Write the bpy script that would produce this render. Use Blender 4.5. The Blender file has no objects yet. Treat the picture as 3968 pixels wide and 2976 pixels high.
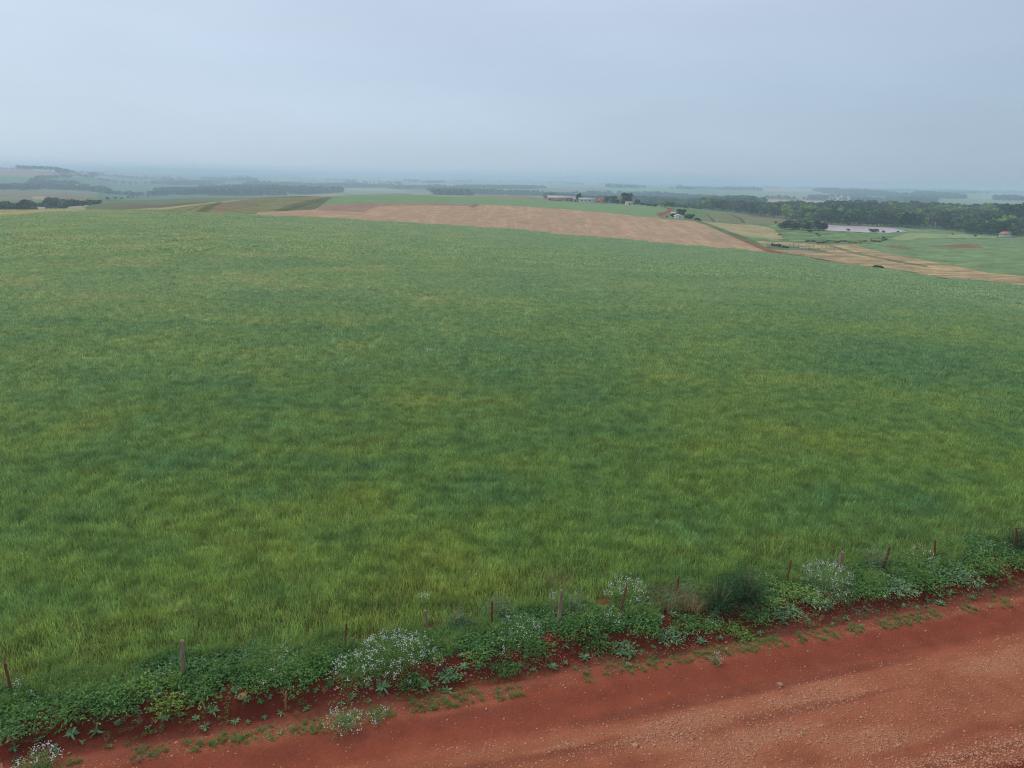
import bpy, math, random
import numpy as np
from mathutils import Matrix, Vector

# ------------------------------------------------------------------ camera, sky, sun, exposure
PW, PH = 3968., 2976.
FP = 2800.; CX, CY = PW/2, PH/2; HC = 12.0
ROLL = math.radians(1.26); PITCH = math.radians(15.84)
fw = np.array([0, math.cos(PITCH), -math.sin(PITCH)])
_r0 = np.array([1., 0, 0]); _u0 = np.cross(_r0, fw)
rt = math.cos(ROLL)*_r0 + math.sin(ROLL)*_u0
up = np.cross(rt, fw)
scene = bpy.context.scene
cd = bpy.data.cameras.new('camera'); cam = bpy.data.objects.new('camera', cd)
scene.collection.objects.link(cam); scene.camera = cam
cd.sensor_width = 36; cd.sensor_fit = 'HORIZONTAL'; cd.lens = FP/PW*36
cd.clip_start = 0.2; cd.clip_end = 60000
cam.matrix_world = Matrix(((rt[0], up[0], -fw[0], 0), (rt[1], up[1], -fw[1], 0), (rt[2], up[2], -fw[2], HC), (0, 0, 0, 1)))

SUN_EL, SUN_AZ = 48., -55.          # degrees above the horizon; azimuth from straight ahead, negative = left
world = bpy.data.worlds.new('World'); scene.world = world; world.use_nodes = True
wn = world.node_tree; wn.nodes.clear()
def N(nt, t, **kw):
    n = nt.nodes.new(t)
    for k, v in kw.items():
        if k.startswith('i_'): n.inputs[k[2:].replace('_', ' ')].default_value = v
        else: setattr(n, k, v)
    return n
out = N(wn, 'ShaderNodeOutputWorld'); bg = N(wn, 'ShaderNodeBackground')
sky = N(wn, 'ShaderNodeTexSky'); sky.sky_type = 'NISHITA'; sky.sun_disc = False
sky.sun_elevation = math.radians(SUN_EL); sky.sun_rotation = math.radians(SUN_AZ)
sky.air_density = 1.6; sky.dust_density = 3.0; sky.ozone_density = 3.0; sky.altitude = 300
tc = N(wn, 'ShaderNodeTexCoord')
sep = N(wn, 'ShaderNodeSeparateXYZ'); wn.links.new(tc.outputs['Generated'], sep.inputs[0])
# thin high cloud sheet: brighter to the left and overhead, bluer and darker low on the right
ramp = N(wn, 'ShaderNodeValToRGB'); wn.links.new(sep.outputs['Z'], ramp.inputs[0])
cr = ramp.color_ramp
cr.elements[0].position = 0.0; cr.elements[0].color = (0.455, 0.56, 0.67, 1)
cr.elements[1].position = 1.0; cr.elements[1].color = (0.62, 0.70, 0.82, 1)
e = cr.elements.new(0.12); e.color = (0.455, 0.565, 0.705, 1)
e = cr.elements.new(0.30); e.color = (0.545, 0.62, 0.78, 1)
mapn = N(wn, 'ShaderNodeMapping'); mapn.inputs['Scale'].default_value = (1.2, 1.2, 5.0)
mapn.inputs['Rotation'].default_value = (0.12, 0.25, 0)
wn.links.new(tc.outputs['Generated'], mapn.inputs[0])
cn = N(wn, 'ShaderNodeTexNoise'); cn.inputs['Scale'].default_value = 1.3; cn.inputs['Detail'].default_value = 4
wn.links.new(mapn.outputs[0], cn.inputs[0])
# azimuth term: x from -1 (left) to 1 (right)
mx = N(wn, 'ShaderNodeMath', operation='MULTIPLY_ADD'); mx.inputs[1].default_value = -0.17; mx.inputs[2].default_value = 1.0
wn.links.new(sep.outputs['X'], mx.inputs[0])
mc = N(wn, 'ShaderNodeMath', operation='MULTIPLY_ADD'); mc.inputs[1].default_value = 0.42; mc.inputs[2].default_value = -0.21
wn.links.new(cn.outputs['Fac'], mc.inputs[0])
ma = N(wn, 'ShaderNodeMath', operation='ADD'); wn.links.new(mx.outputs[0], ma.inputs[0]); wn.links.new(mc.outputs[0], ma.inputs[1])
gm = N(wn, 'ShaderNodeGamma'); wn.links.new(ramp.outputs[0], gm.inputs[0])
mg = N(wn, 'ShaderNodeMath', operation='MULTIPLY_ADD'); mg.inputs[1].default_value = 0.20; mg.inputs[2].default_value = 1.0
wn.links.new(sep.outputs['X'], mg.inputs[0]); wn.links.new(mg.outputs[0], gm.inputs[1])
vm = N(wn, 'ShaderNodeVectorMath', operation='SCALE'); wn.links.new(gm.outputs[0], vm.inputs[0]); wn.links.new(ma.outputs[0], vm.inputs['Scale'])
SKYS = 0.06
v1 = N(wn, 'ShaderNodeVectorMath', operation='SCALE'); wn.links.new(vm.outputs[0], v1.inputs[0]); v1.inputs['Scale'].default_value = 0.80/SKYS
mix = N(wn, 'ShaderNodeMix', data_type='RGBA'); mix.inputs['Factor'].default_value = 0.93
wn.links.new(sky.outputs[0], mix.inputs[6]); wn.links.new(v1.outputs[0], mix.inputs[7])
wn.links.new(mix.outputs[2], bg.inputs[0]); bg.inputs[1].default_value = SKYS
wn.links.new(bg.outputs[0], out.inputs[0])

sd = bpy.data.lights.new('sun', 'SUN'); sun = bpy.data.objects.new('sun', sd); scene.collection.objects.link(sun)
sd.energy = 1.2; sd.angle = math.radians(14); sd.color = (1.0, 0.94, 0.86)
_az, _el = math.radians(SUN_AZ), math.radians(SUN_EL)
_sdir = Vector((math.sin(_az)*math.cos(_el), math.cos(_az)*math.cos(_el), math.sin(_el)))
sun.rotation_euler = _sdir.to_track_quat('Z', 'Y').to_euler()

vs = scene.view_settings; vs.view_transform = 'Standard'; vs.look = 'None'; vs.gamma = 1; vs.exposure = 0.45
scene.render.engine = 'CYCLES'
cy = scene.cycles
cy.filter_width = 1.1; cy.max_bounces = 5; cy.diffuse_bounces = 3; cy.glossy_bounces = 2; cy.transmission_bounces = 2; cy.volume_bounces = 2
cy.use_denoising = True; cy.denoising_input_passes = 'RGB_ALBEDO_NORMAL'; cy.denoising_prefilter = 'NONE'; cy.caustics_reflective = False; cy.caustics_refractive = False
HAZE_DENSITY = 0.00032

rng = np.random.default_rng(7)
# ------------------------------------------------------------------ helpers: pixels of the survey photo <-> places on the ground
def pray(px, py):
    px = np.asarray(px, float); py = np.asarray(py, float)
    return fw + ((px-CX)/FP)[..., None]*rt - ((py-CY)/FP)[..., None]*up
def proj(P):
    P = np.asarray(P, float) - np.array([0, 0, HC]); c = P @ fw
    c = np.where(c > 0.05, c, np.nan)
    return CX+FP*(P @ rt)/c, CY-FP*(P @ up)/c
def pchip(x, y, xq):
    x = np.asarray(x, float); y = np.asarray(y, float); xq = np.clip(xq, x[0], x[-1])
    h = np.diff(x); d = np.diff(y)/h
    m = np.zeros(len(x))
    if len(x) > 2:
        w1 = 2*h[1:]+h[:-1]; w2 = h[1:]+2*h[:-1]
        with np.errstate(divide='ignore', invalid='ignore'):
            mm = (w1+w2)/(w1/d[:-1]+w2/d[1:])
        m[1:-1] = np.where(d[:-1]*d[1:] > 0, mm, 0)
    m[0] = d[0]; m[-1] = d[-1]
    i = np.clip(np.searchsorted(x, xq, 'right')-1, 0, len(x)-2)
    t = (xq-x[i])/h[i]; t2 = t*t; t3 = t2*t
    return (2*t3-3*t2+1)*y[i]+(t3-2*t2+t)*h[i]*m[i]+(-2*t3+3*t2)*y[i+1]+(t3-t2)*h[i]*m[i+1]
def _hash(ix, iy, s):
    ix = ix.astype(np.int64); iy = iy.astype(np.int64)
    n = (ix*374761393+iy*668265263+s*982451653) & 0xffffffff
    n = ((n ^ (n >> 13))*1274126177) & 0xffffffff
    return ((n ^ (n >> 16)) & 0xffffff)/float(0xffffff)
def vnoise(x, y, s=0):
    x = np.asarray(x, float); y = np.asarray(y, float)
    ix = np.floor(x); iy = np.floor(y); fx = x-ix; fy = y-iy
    fx = fx*fx*(3-2*fx); fy = fy*fy*(3-2*fy)
    a = _hash(ix, iy, s); b = _hash(ix+1, iy, s); c = _hash(ix, iy+1, s); d = _hash(ix+1, iy+1, s)
    return (a*(1-fx)+b*fx)*(1-fy)+(c*(1-fx)+d*fx)*fy
def fbm(x, y, s=0, o=4):
    v = 0; a = 0.5; t = 0
    for k in range(o):
        v = v+a*vnoise(x*2**k, y*2**k, s+k*17); t += a; a *= 0.5
    return v/t
def sstep(a, b, x):
    t = np.clip((x-a)/(b-a), 0, 1); return t*t*(3-2*t)
def inpoly(px, py, poly):
    ins = np.zeros(np.shape(px), bool); n = len(poly)
    for i in range(n):
        x1, y1 = poly[i]; x2, y2 = poly[(i+1) % n]
        if y1 == y2: continue
        c = ((y1 > py) != (y2 > py)) & (px < (x2-x1)*(py-y1)/(y2-y1)+x1)
        ins ^= c
    return ins

# ------------------------------------------------------------------ terrain
RD = math.radians(16.3)            # the road's heading; u runs along it, v across it towards the field
EU = np.array([math.cos(RD), math.sin(RD)]); EV = np.array([-math.sin(RD), math.cos(RD)])
def uv(x, y): return x*EU[0]+y*EU[1], x*EV[0]+y*EV[1]
def xy(u, v): return u*EU[0]+v*EV[0], u*EU[1]+v*EV[1]

TAIL = [(1500, 50), (2200, 37), (3000, 26), (4500, 16), (7000, 9), (10500, 5), (16000, 3)]
hy = lambda x: 650+0.022*x
def tail(x, r0, k=1.0): return [(r, hy(x)+d*k) for r, d in TAIL if r > r0]
LT = lambda x: [(2950, hy(x)+22), (3400, hy(x)+7), (4600, hy(x)+11), (9000, hy(x)+6), (16000, hy(x)+3)]
COLS = {
 -900: [(290, 838), (400, 806), (500, 830), (600, 806), (900, 785), (1500, 735), (1900, 712), (2500, 690)]+LT(-900),
 -300: [(300, 842), (420, 812), (520, 834), (600, 812), (900, 790), (1500, 742), (1900, 720), (2500, 695)]+LT(-300),
 0:    [(310, 839), (420, 812), (520, 832), (600, 818), (900, 790), (1500, 745), (1900, 732), (2500, 705)]+LT(0),
 260:  [(330, 819), (430, 812), (540, 826), (640, 808), (900, 783), (1500, 748), (1900, 736), (2600, 700), (2950, 687), (3400, 668), (4600, 669), (9000, 662), (16000, 659)],
 520:  [(350, 815), (450, 822), (560, 806), (800, 781), (1100, 770), (1500, 750), (2000, 728), (2600, 708), (3600, 690), (4500, 675), (6000, 674), (9000, 668), (16000, 664)],
 800:  [(365, 822), (480, 788), (560, 784), (700, 795), (900, 772), (1200, 762), (1700, 742), (2300, 722), (3200, 704), (4500, 685), (7000, 677), (10500, 673), (16000, 670)],
 1000: [(380, 832), (520, 796), (620, 769), (760, 778), (950, 770), (1300, 758), (1800, 734), (2400, 716)]+tail(1000, 2400),
 1300: [(386, 845), (500, 812), (640, 759), (780, 766), (950, 763), (1300, 756), (1800, 738), (2400, 720)]+tail(1300, 2400),
 1600: [(392, 862), (540, 800), (660, 757), (780, 764), (1000, 757), (1200, 754), (1700, 744), (2300, 724)]+tail(1600, 2300),
 2000: [(398, 890), (570, 798), (690, 773), (760, 772), (920, 759), (1100, 766), (1700, 752), (2300, 734), (2700, 730)]+tail(2000, 2700),
 2300: [(395, 916), (550, 822), (690, 786), (800, 786), (1000, 792), (1500, 776), (2100, 748)]+tail(2300, 2100),
 2520: [(385, 936), (530, 843), (660, 800), (760, 797), (1000, 797), (1500, 778), (2100, 752)]+tail(2520, 2100),
 2750: [(365, 957), (480, 878), (570, 851), (700, 822), (800, 816), (1000, 806), (1500, 782), (2100, 756)]+tail(2750, 2100),
 3000: [(335, 977), (430, 937), (520, 900), (600, 873), (720, 850), (800, 841), (1000, 818), (1300, 786), (1700, 778), (2200, 758)]+tail(3000, 2200),
 3200: [(305, 1008), (410, 950), (500, 912), (565, 890), (630, 876), (720, 862), (850, 838), (1050, 812), (1350, 790), (1700, 782), (2200, 765)]+tail(3200, 2200),
 3400: [(275, 1038), (400, 955), (490, 922), (565, 899), (630, 883), (720, 868), (850, 842), (1050, 815), (1400, 796), (1700, 792), (2200, 768)]+tail(3400, 2200),
 3700: [(235, 1075), (290, 1040), (420, 960), (540, 918), (610, 911), (720, 890), (850, 862), (1050, 830), (1350, 800), (1700, 788), (2200, 774)]+tail(3700, 2200),
 3968: [(205, 1112), (245, 1070), (400, 975), (560, 927), (620, 920), (720, 902), (850, 875), (1050, 840), (1350, 806), (1700, 795), (2200, 776)]+tail(3968, 2200),
 4400: [(170, 1165), (205, 1120), (380, 1000), (560, 945), (640, 935), (850, 890), (1050, 860), (1350, 822), (1700, 806), (2200, 784)]+tail(4400, 2200),
 5000: [(140, 1240), (180, 1180), (360, 1035), (560, 968), (640, 955), (850, 910), (1050, 880), (1350, 840), (1700, 822), (2200, 800)]+tail(5000, 2200),
}
R0 = 6.0
rr = [R0]
while rr[-1] < 15500:
    r = rr[-1]
    rr.append(r*(1.0065 if r < 60 else 1.0045 if r < 1100 else 1.007 if r < 5000 else 1.012))
RR = np.array(rr); NR = len(RR)
AZ = np.radians(np.arange(-40.5, 40.501, 0.066)); NA = len(AZ)
za, zz = [], []
for px in sorted(COLS):
    sc_ = 1.45 if 500 < px < 2800 else 1.3 if px > 2900 else 1.0; r_lim = 900 if px < 2800 else 1250
    pts = [(r*(1+(sc_-1)*min(1, (r-r_lim)/200+.2)) if r >= r_lim and r < 11000 else r, py) for r, py in COLS[px]]; R = [0.0, 28.0]; A = []; Z = [0.0, 0.0]
    for (r, py) in pts:
        d = pray(px, py); hd = math.hypot(d[0], d[1]); Z.append(HC+d[2]/hd*r); R.append(r); A.append(math.atan2(d[0], d[1]))
    A = [A[0], A[0]]+A
    zz.append(pchip(R, Z, RR)); za.append(np.interp(RR, R, A))
za = np.array(za); zz = np.array(zz)
ZG = np.empty((NR, NA))
for i in range(NR): ZG[i] = pchip(za[:, i], zz[:, i], AZ)
GX = RR[:, None]*np.sin(AZ)[None]; GY = RR[:, None]*np.cos(AZ)[None]
und = (fbm(GX/420, GY/420, 5, 3)-0.5)*2
ZG += und*sstep(900, 2200, RR)[:, None]*(5+RR[:, None]*0.0016)*np.where(RR[:, None] > 0, 1, 1)
ZG += (fbm(GX/45, GY/45, 9, 3)-0.5)*0.9*(sstep(35, 90, RR)*(1-sstep(600, 900, RR)))[:, None]
ZG = np.minimum(ZG, 20)
PXG, PYG = proj(np.stack([GX, GY, ZG], -1))
# the pond is level water
POND = [(3190, 873), (3250, 874), (3330, 876), (3400, 880), (3460, 886), (3515, 898), (3470, 900), (3440, 902), (3350, 899), (3280, 894), (3190, 891)]
rok = lambda a, b: (RR[:, None] >= a) & (RR[:, None] <= b)
pond = inpoly(PXG, PYG, POND) & rok(480, 720)
ZP = float(np.median(ZG[pond])); print('pond z', ZP, pond.sum())
wgt = pond.astype(float)
for _ in range(6):
    wgt = (wgt+np.roll(wgt, 1, 0)+np.roll(wgt, -1, 0)+np.roll(wgt, 1, 1)+np.roll(wgt, -1, 1))/5
wgt = np.clip(wgt*2.2, 0, 1); wgt[pond] = 1
ZG = ZG*(1-wgt)+ZP*wgt
PXG, PYG = proj(np.stack([GX, GY, ZG], -1))

def bank(x, y):
    """the cut between the field edge and the lower road, with the road's crown and wheel tracks"""
    u, v = uv(x, y)
    w = (fbm(u/2.2, v*0+3.1, 21, 3)-0.5)*0.7
    top = 16.15+w; foot = 15.32+(fbm(u/3.0, v*0+7.7, 23, 3)-0.5)*0.35
    z = -0.40*(1-sstep(0, 1, (v-foot)/(top-foot)))
    return z
LR0 = math.log(RR[0])
def zat(x, y):
    x = np.asarray(x, float); y = np.asarray(y, float)
    r = np.hypot(x, y); a = np.arctan2(x, y)
    i = np.interp(r, RR, np.arange(NR)); j = np.clip((a-AZ[0])/(AZ[1]-AZ[0]), 0, NA-1.001)
    i = np.clip(i, 0, NR-1.001); i0 = i.astype(int); j0 = j.astype(int); fi = i-i0; fj = j-j0
    z = (ZG[i0, j0]*(1-fi)+ZG[i0+1, j0]*fi)*(1-fj)+(ZG[i0, j0+1]*(1-fi)+ZG[i0+1, j0+1]*fi)*fj
    return z+np.where(r < 90, bank(x, y), 0)
def onground(px, py, rmin=8., rmax=14000.):
    """first place where the sight line through a photo pixel meets the ground beyond rmin"""
    d = pray(px, py); hd = math.hypot(d[0], d[1])
    R = np.geomspace(rmin, rmax, 2500); x = d[0]/hd*R; y = d[1]/hd*R
    dz = HC+d[2]/hd*R-zat(x, y)
    k = np.where((dz[:-1] > 0) & (dz[1:] <= 0))[0]
    if len(k) == 0:
        k = int(np.argmin(np.abs(dz))); r = R[k]
    else:
        k = k[0]; t = dz[k]/(dz[k]-dz[k+1]); r = R[k]+(R[k+1]-R[k])*t
    if rmin == 600. and r > 760 and 2100 < px < 2560: r = 698.   # everything on the crest stands on its top
    X, Y = d[0]/hd*r, d[1]/hd*r
    return float(X), float(Y), float(zat(X, Y)), float(r)

# ---- land cover: every grid point gets a class and a colour
CROP, BROWN, GREEN, PAST, DEAD, YEL, OLIVE, TRACK, POOL, HILL, RGREEN = range(11)
CL = np.full(ZG.shape, HILL, np.int8); COL = np.zeros(ZG.shape+(3,))
def C(*a): return np.array(a)
# far hills: patchwork of fields
def voro(x, y, s):
    best = np.full(np.shape(x), 1e9); idv = np.zeros(np.shape(x))
    ix = np.floor(x); iy = np.floor(y)
    for dx in (-1, 0, 1):
        for dy in (-1, 0, 1):
            cx = ix+dx; cy_ = iy+dy
            jx = cx+_hash(cx, cy_, s); jy = cy_+_hash(cx, cy_, s+1)
            d = (x-jx)**2+(y-jy)**2; m = d < best
            best = np.where(m, d, best); idv = np.where(m, _hash(cx, cy_, s+2), idv)
    return idv
wx = GX+160*(fbm(GX/300, GY/300, 31)-0.5); wy = GY+160*(fbm(GX/300, GY/300, 33)-0.5)
vid = voro(wx/330, wy/620, 41)
PAL = np.array([(.16, .24, .10), (.17, .26, .13), (.27, .27, .15), (.20, .26, .13), (.33, .27, .18), (.14, .21, .10), (.22, .26, .14), (.38, .27, .20)])
COL[:] = PAL[(vid*len(PAL)).astype(int)%len(PAL)]
# ribbons of bush and wood along the valleys, seen only as dark tone
rib = fbm(GX/520, GY/900, 57, 4)
def paint(poly, rmin, rmax, col, cls=None, jag=0.0, var=0.12, sc=12.):
    if cls == HILL: rmax *= 1.5
    m = rok(rmin, rmax)
    px, py = PXG, PYG
    if jag: py = py+(fbm(GX/25, GY/25, 71, 3)-0.5)*jag
    m = m & inpoly(px, py, poly)
    c = np.array(col)[None]*(1+var*2*(fbm(GX[m]/sc, GY[m]/sc, 73, 3)[:, None]-0.5))
    COL[m] = c
    if cls is not None: CL[m] = cls
    return m
# --- left hills
paint([(-900, 640), (1000, 660), (860, 672), (780, 692), (400, 690), (250, 680), (-900, 672)], 2500, 5200, (.33, .20, .15), HILL)
paint([(-900, 676), (380, 690), (800, 694), (1000, 700), (1000, 760), (520, 775), (300, 745), (-900, 730)], 1400, 4200, (.115, .165, .085), HILL)
paint([(-900, 733), (150, 733), (330, 742), (430, 750), (300, 790), (-900, 790)], 1000, 1900, (.20, .175, .105), HILL)
paint([(128, 760), (180, 762), (170, 775), (125, 772)], 800, 1900, (.36, .27, .17), HILL)
paint([(380, 742), (600, 752), (700, 756), (560, 770), (380, 782)], 900, 1800, (.10, .165, .07), HILL)
paint([(330, 800), (420, 778), (760, 756), (1000, 758), (1250, 760), (1000, 770), (880, 778), (640, 806), (420, 815), (330, 812)], 480, 1250, (.13, .155, .075), HILL)
paint([(360, 806), (520, 792), (760, 786), (830, 782), (640, 804), (460, 811)], 480, 900, (.155, .13, .08), HILL)
# --- olive and yellow strips behind the crop on the left
paint([(-900, 838), (0, 842), (230, 822), (480, 820), (480, 806), (330, 811), (-900, 808)], 270, 480, (.31, .28, .115), YEL)
paint([(440, 822), (440, 812), (640, 803), (880, 776), (1010, 768), (1280, 762), (1290, 790), (1250, 812), (1240, 846), (1000, 838), (700, 826)], 330, 680, (.195, .185, .075), OLIVE)
paint([(480, 813), (640, 804), (880, 777), (960, 772), (860, 784), (640, 811)], 380, 680, (.31, .28, .12), OLIVE)
paint([(760, 812), (830, 790), (1000, 772), (1000, 800), (860, 822), (770, 822)], 360, 680, (.20, .165, .085), OLIVE)
paint([(755, 822), (800, 795), (870, 778), (850, 790), (800, 822)], 360, 680, (.115, .11, .05), OLIVE)
paint([(700, 824), (760, 800), (800, 786), (745, 812), (712, 824)], 360, 680, (.14, .14, .06), OLIVE)
paint([(830, 816), (850, 803), (890, 796), (880, 806), (850, 818)], 360, 680, (.24, .14, .09), OLIVE)
paint([(1060, 820), (1100, 800), (1180, 778), (1270, 763), (1300, 768), (1280, 795), (1220, 815)], 380, 680, (.12, .125, .055), OLIVE)
paint([(1060, 822), (1150, 796), (1250, 772), (1180, 800), (1120, 820)], 380, 680, (.085, .095, .04), OLIVE)
# --- bright green field on the crest
paint([(1240, 800), (1275, 772), (1340, 750), (1450, 745), (1600, 748), (1800, 754), (2000, 763), (2120, 772), (2300, 782), (2420, 790), (2560, 798), (2592, 808), (2586, 822), (2560, 842), (2320, 836), (1900, 810), (1400, 800)], 430, 720, (.175, .26, .115), GREEN, var=.06)
# grey-olive field behind the crest
paint([(1800, 758), (1900, 754), (2130, 760), (2130, 776), (1990, 776), (1800, 766)], 720, 1010, (.245, .20, .12), HILL)
paint([(1330, 740), (1560, 735), (1680, 745), (1680, 757), (1340, 757)], 850, 1350, (.16, .165, .10), HILL)
paint([(1560, 738), (1665, 742), (1670, 756), (1600, 754)], 850, 1350, (.28, .235, .14), HILL)
paint([(1800, 727), (2100, 727), (2350, 732), (2350, 746), (1820, 746)], 1600, 2750, (.20, .20, .105), HILL)
# --- land right of the track
paint([(2545, 850), (2620, 800), (2820, 815), (3060, 843), (3080, 880), (2950, 900), (2700, 862)], 480, 800, (.175, .185, .085), OLIVE)
paint([(2545, 850), (2600, 802), (2700, 806), (2740, 826), (2700, 860)], 480, 760, (.14, .20, .08), OLIVE)
paint([(2735, 829), (2742, 829), (2775, 861), (2764, 860)], 480, 800, (.09, .085, .045), OLIVE, var=0)
paint([(2820, 828), (2878, 848), (2897, 873), (2885, 872), (2868, 852)], 480, 800, (.11, .075, .05), OLIVE, var=0)
paint([(2900, 833), (3070, 846), (3070, 853), (2960, 844), (2900, 838)], 600, 840, (.22, .10, .075), OLIVE)
# pasture and rough ground
m = paint([(2690, 856), (2840, 862), (3000, 872), (3080, 868), (3200, 868), (3560, 895), (3780, 905), (4000, 915), (5000, 960), (5000, 1000), (3968, 940), (3600, 935), (3400, 948), (3350, 962), (3200, 952), (3000, 940), (2980, 985), (2880, 940)], 300, 700, (.145, .21, .085), PAST, jag=6, var=.55, sc=7)
paint([(2717, 858), (2839, 867), (2952, 874), (3000, 890), (3038, 925), (2986, 925), (2884, 915), (2839, 901), (2753, 870)], 380, 700, (.36, .29, .145), YEL, jag=2)
paint([(3520, 902), (3700, 905), (3860, 915), (3860, 925), (3640, 922), (3500, 932), (3440, 925)], 450, 660, (.25, .29, .13), PAST, jag=8, var=.4, sc=6)
# right green field
paint([(3330, 962), (3380, 944), (3440, 935), (3520, 930), (3600, 924), (3968, 932), (5000, 975), (5000, 1190), (3968, 1072), (3827, 1056), (3691, 1030), (3500, 993)], 200, 590, (.165, .235, .105), RGREEN, jag=3, var=.2, sc=30)
paint([(3425, 956), (3460, 948), (3535, 962), (3525, 968), (3470, 962)], 200, 590, (.20, .145, .085), RGREEN, jag=3)
paint([(3590, 954), (3720, 944), (3790, 946), (3815, 962), (3740, 962), (3640, 958)], 200, 590, (.215, .135, .08), RGREEN, jag=5)
# dead grass band
m = paint([(2930, 925+8), (3000, 937), (3120, 943), (3181, 949), (3316, 947), (3362, 965), (3500, 993), (3691, 1030), (3827, 1056), (3968, 1072), (5000, 1190), (5000, 1270), (3968, 1122), (3650, 1086), (3465, 1052), (3284, 1034), (3104, 998), (2968, 982)], 120, 520, (.40, .285, .15), DEAD, jag=3, var=.35, sc=8)
st = m & (fbm(GX/60, GY/5, 91, 3) > 0.56)
COL[st] = C(.27, .215, .13)
paint([(2968, 947), (3090, 955), (3210, 972), (3200, 978), (3110, 970), (2968, 966)], 200, 520, (.12, .17, .075), DEAD, jag=2, var=.3)
paint([(3200, 950), (3215, 948), (3320, 978), (3500, 1014), (3600, 1030), (3590, 1036), (3470, 1016), (3300, 982)], 200, 520, (.17, .17, .085), DEAD, jag=2, var=.3)
# red earth track, the green strip beside it
paint([(2684, 853), (2712, 857), (2753, 868), (2839, 902), (2900, 922), (2990, 968), (3000, 985), (2930, 968), (2771, 895)], 280, 600, (.115, .165, .07), PAST)
paint([(2680, 853), (2692, 855), (2771, 889), (2816, 906), (2896, 935), (2952, 958), (3000, 975), (3104, 989), (3284, 1022), (3465, 1041), (3650, 1075), (3968, 1106), (5000, 1245), (5000, 1255), (3968, 1112), (3650, 1081), (3465, 1047), (3284, 1028), (3104, 998), (2975, 977), (2896, 944), (2816, 911), (2771, 893)], 120, 600, (.15, .115, .06), TRACK, var=.4)
paint([(2680, 853), (2692, 856), (2771, 890), (2816, 907), (2896, 936), (2952, 958), (3040, 980), (3040, 984), (2975, 977), (2896, 944), (2816, 911), (2771, 893)], 280, 600, (.25, .085, .05), TRACK, var=.15)
# harvested brown field
BF = [(985, 834), (1000, 822), (1220, 812), (1250, 796), (1330, 790), (1450, 786), (1650, 786), (1840, 792), (2000, 798), (2160, 808), (2320, 822), (2500, 841), (2600, 850), (2688, 856), (2740, 874), (2816, 908), (2870, 932), (2962, 972), (2962, 990), (2600, 962), (2000, 912), (1500, 880), (1000, 850)]
m = paint(BF, 330, 620, (.385, .25, .148), BROWN, var=.16, sc=5)
st = m & (vnoise(GX/3.2, GY/45, 95)*0.5+vnoise(GX/1.6, GY/30, 96)*0.5 > 0.62)
COL[st] *= 1.12
paint([(1225, 816), (1250, 797), (1330, 790), (1450, 786), (1650, 786), (1840, 792), (1835, 799), (1650, 796), (1480, 798), (1440, 808), (1410, 822), (1330, 818)], 430, 620, (.30, .18, .125), BROWN)
paint([(1820, 801), (1838, 790), (1860, 791), (1835, 806)], 430, 620, (.22, .13, .09), BROWN)
paint([(2740, 905), (2770, 905), (2850, 948), (2840, 954), (2800, 940)], 330, 620, (.34, .25, .15), BROWN, jag=4)
# red farm track by the green field
paint([(2540, 829), (2557, 841), (2581, 830), (2613, 817), (2604, 808), (2575, 801), (2588, 811), (2584, 818)], 480, 720, (.25, .075, .055), TRACK, var=.1)
# the crop itself
CE = [(-1500, 845), (-900, 840), (0, 840), (110, 832), (225, 820), (500, 816), (700, 822), (1000, 833), (1230, 843), (1450, 855), (1680, 869), (2000, 890), (2230, 912), (2450, 930), (2680, 953), (2860, 966), (2960, 977), (3104, 998), (3284, 1028), (3465, 1047), (3650, 1081), (3968, 1112), (5000, 1255), (5000, 9000), (-1500, 9000)]
m = (inpoly(PXG, PYG, CE) & rok(0, 440)) | (RR[:, None] < 60)
cropmask = m.copy()
CL[m] = CROP
CL[pond] = POOL
print('terrain', ZG.shape)

# ------------------------------------------------------------------ materials
def mat_new(name):
    m = bpy.data.materials.new(name); m.use_nodes = True; nt = m.node_tree; nt.nodes.clear()
    o = nt.nodes.new('ShaderNodeOutputMaterial'); return m, nt, o
def ramp_node(nt, stops, fac):
    r = nt.nodes.new('ShaderNodeValToRGB'); el = r.color_ramp.elements
    el[0].position = stops[0][0]; el[0].color = (*stops[0][1], 1)
    el[1].position = stops[-1][0]; el[1].color = (*stops[-1][1], 1)
    for p, c in stops[1:-1]:
        e = el.new(p); e.color = (*c, 1)
    nt.links.new(fac, r.inputs[0]); return r.outputs[0]
def noise(nt, scale, detail=3, rough=0.5, vec=None, dim='3D'):
    n = nt.nodes.new('ShaderNodeTexNoise'); n.noise_dimensions = dim
    n.inputs['Scale'].default_value = scale; n.inputs['Detail'].default_value = detail; n.inputs['Roughness'].default_value = rough
    if vec is not None: nt.links.new(vec, n.inputs['Vector'])
    return n.outputs['Fac']
def math_n(nt, op, a, b=None, c=None):
    n = nt.nodes.new('ShaderNodeMath'); n.operation = op
    for i, v in enumerate((a, b, c)):
        if v is None: continue
        if isinstance(v, (int, float)): n.inputs[i].default_value = v
        else: nt.links.new(v, n.inputs[i])
    return n.outputs[0]
def mixc(nt, f, a, b, blend='MIX'):
    n = nt.nodes.new('ShaderNodeMix'); n.data_type = 'RGBA'; n.blend_type = blend
    for s, v in ((0, f), (6, a), (7, b)):
        if isinstance(v, (int, float)): n.inputs[s].default_value = v
        elif isinstance(v, tuple): n.inputs[s].default_value = (*v, 1)
        else: nt.links.new(v, n.inputs[s])
    return n.outputs[2]
def position(nt):
    return nt.nodes.new('ShaderNodeNewGeometry').outputs['Position']
def vscale(nt, vec, s, rot=(0, 0, 0)):
    m = nt.nodes.new('ShaderNodeMapping'); m.inputs['Scale'].default_value = s; m.inputs['Rotation'].default_value = rot
    nt.links.new(vec, m.inputs['Vector']); return m.outputs[0]
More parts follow.
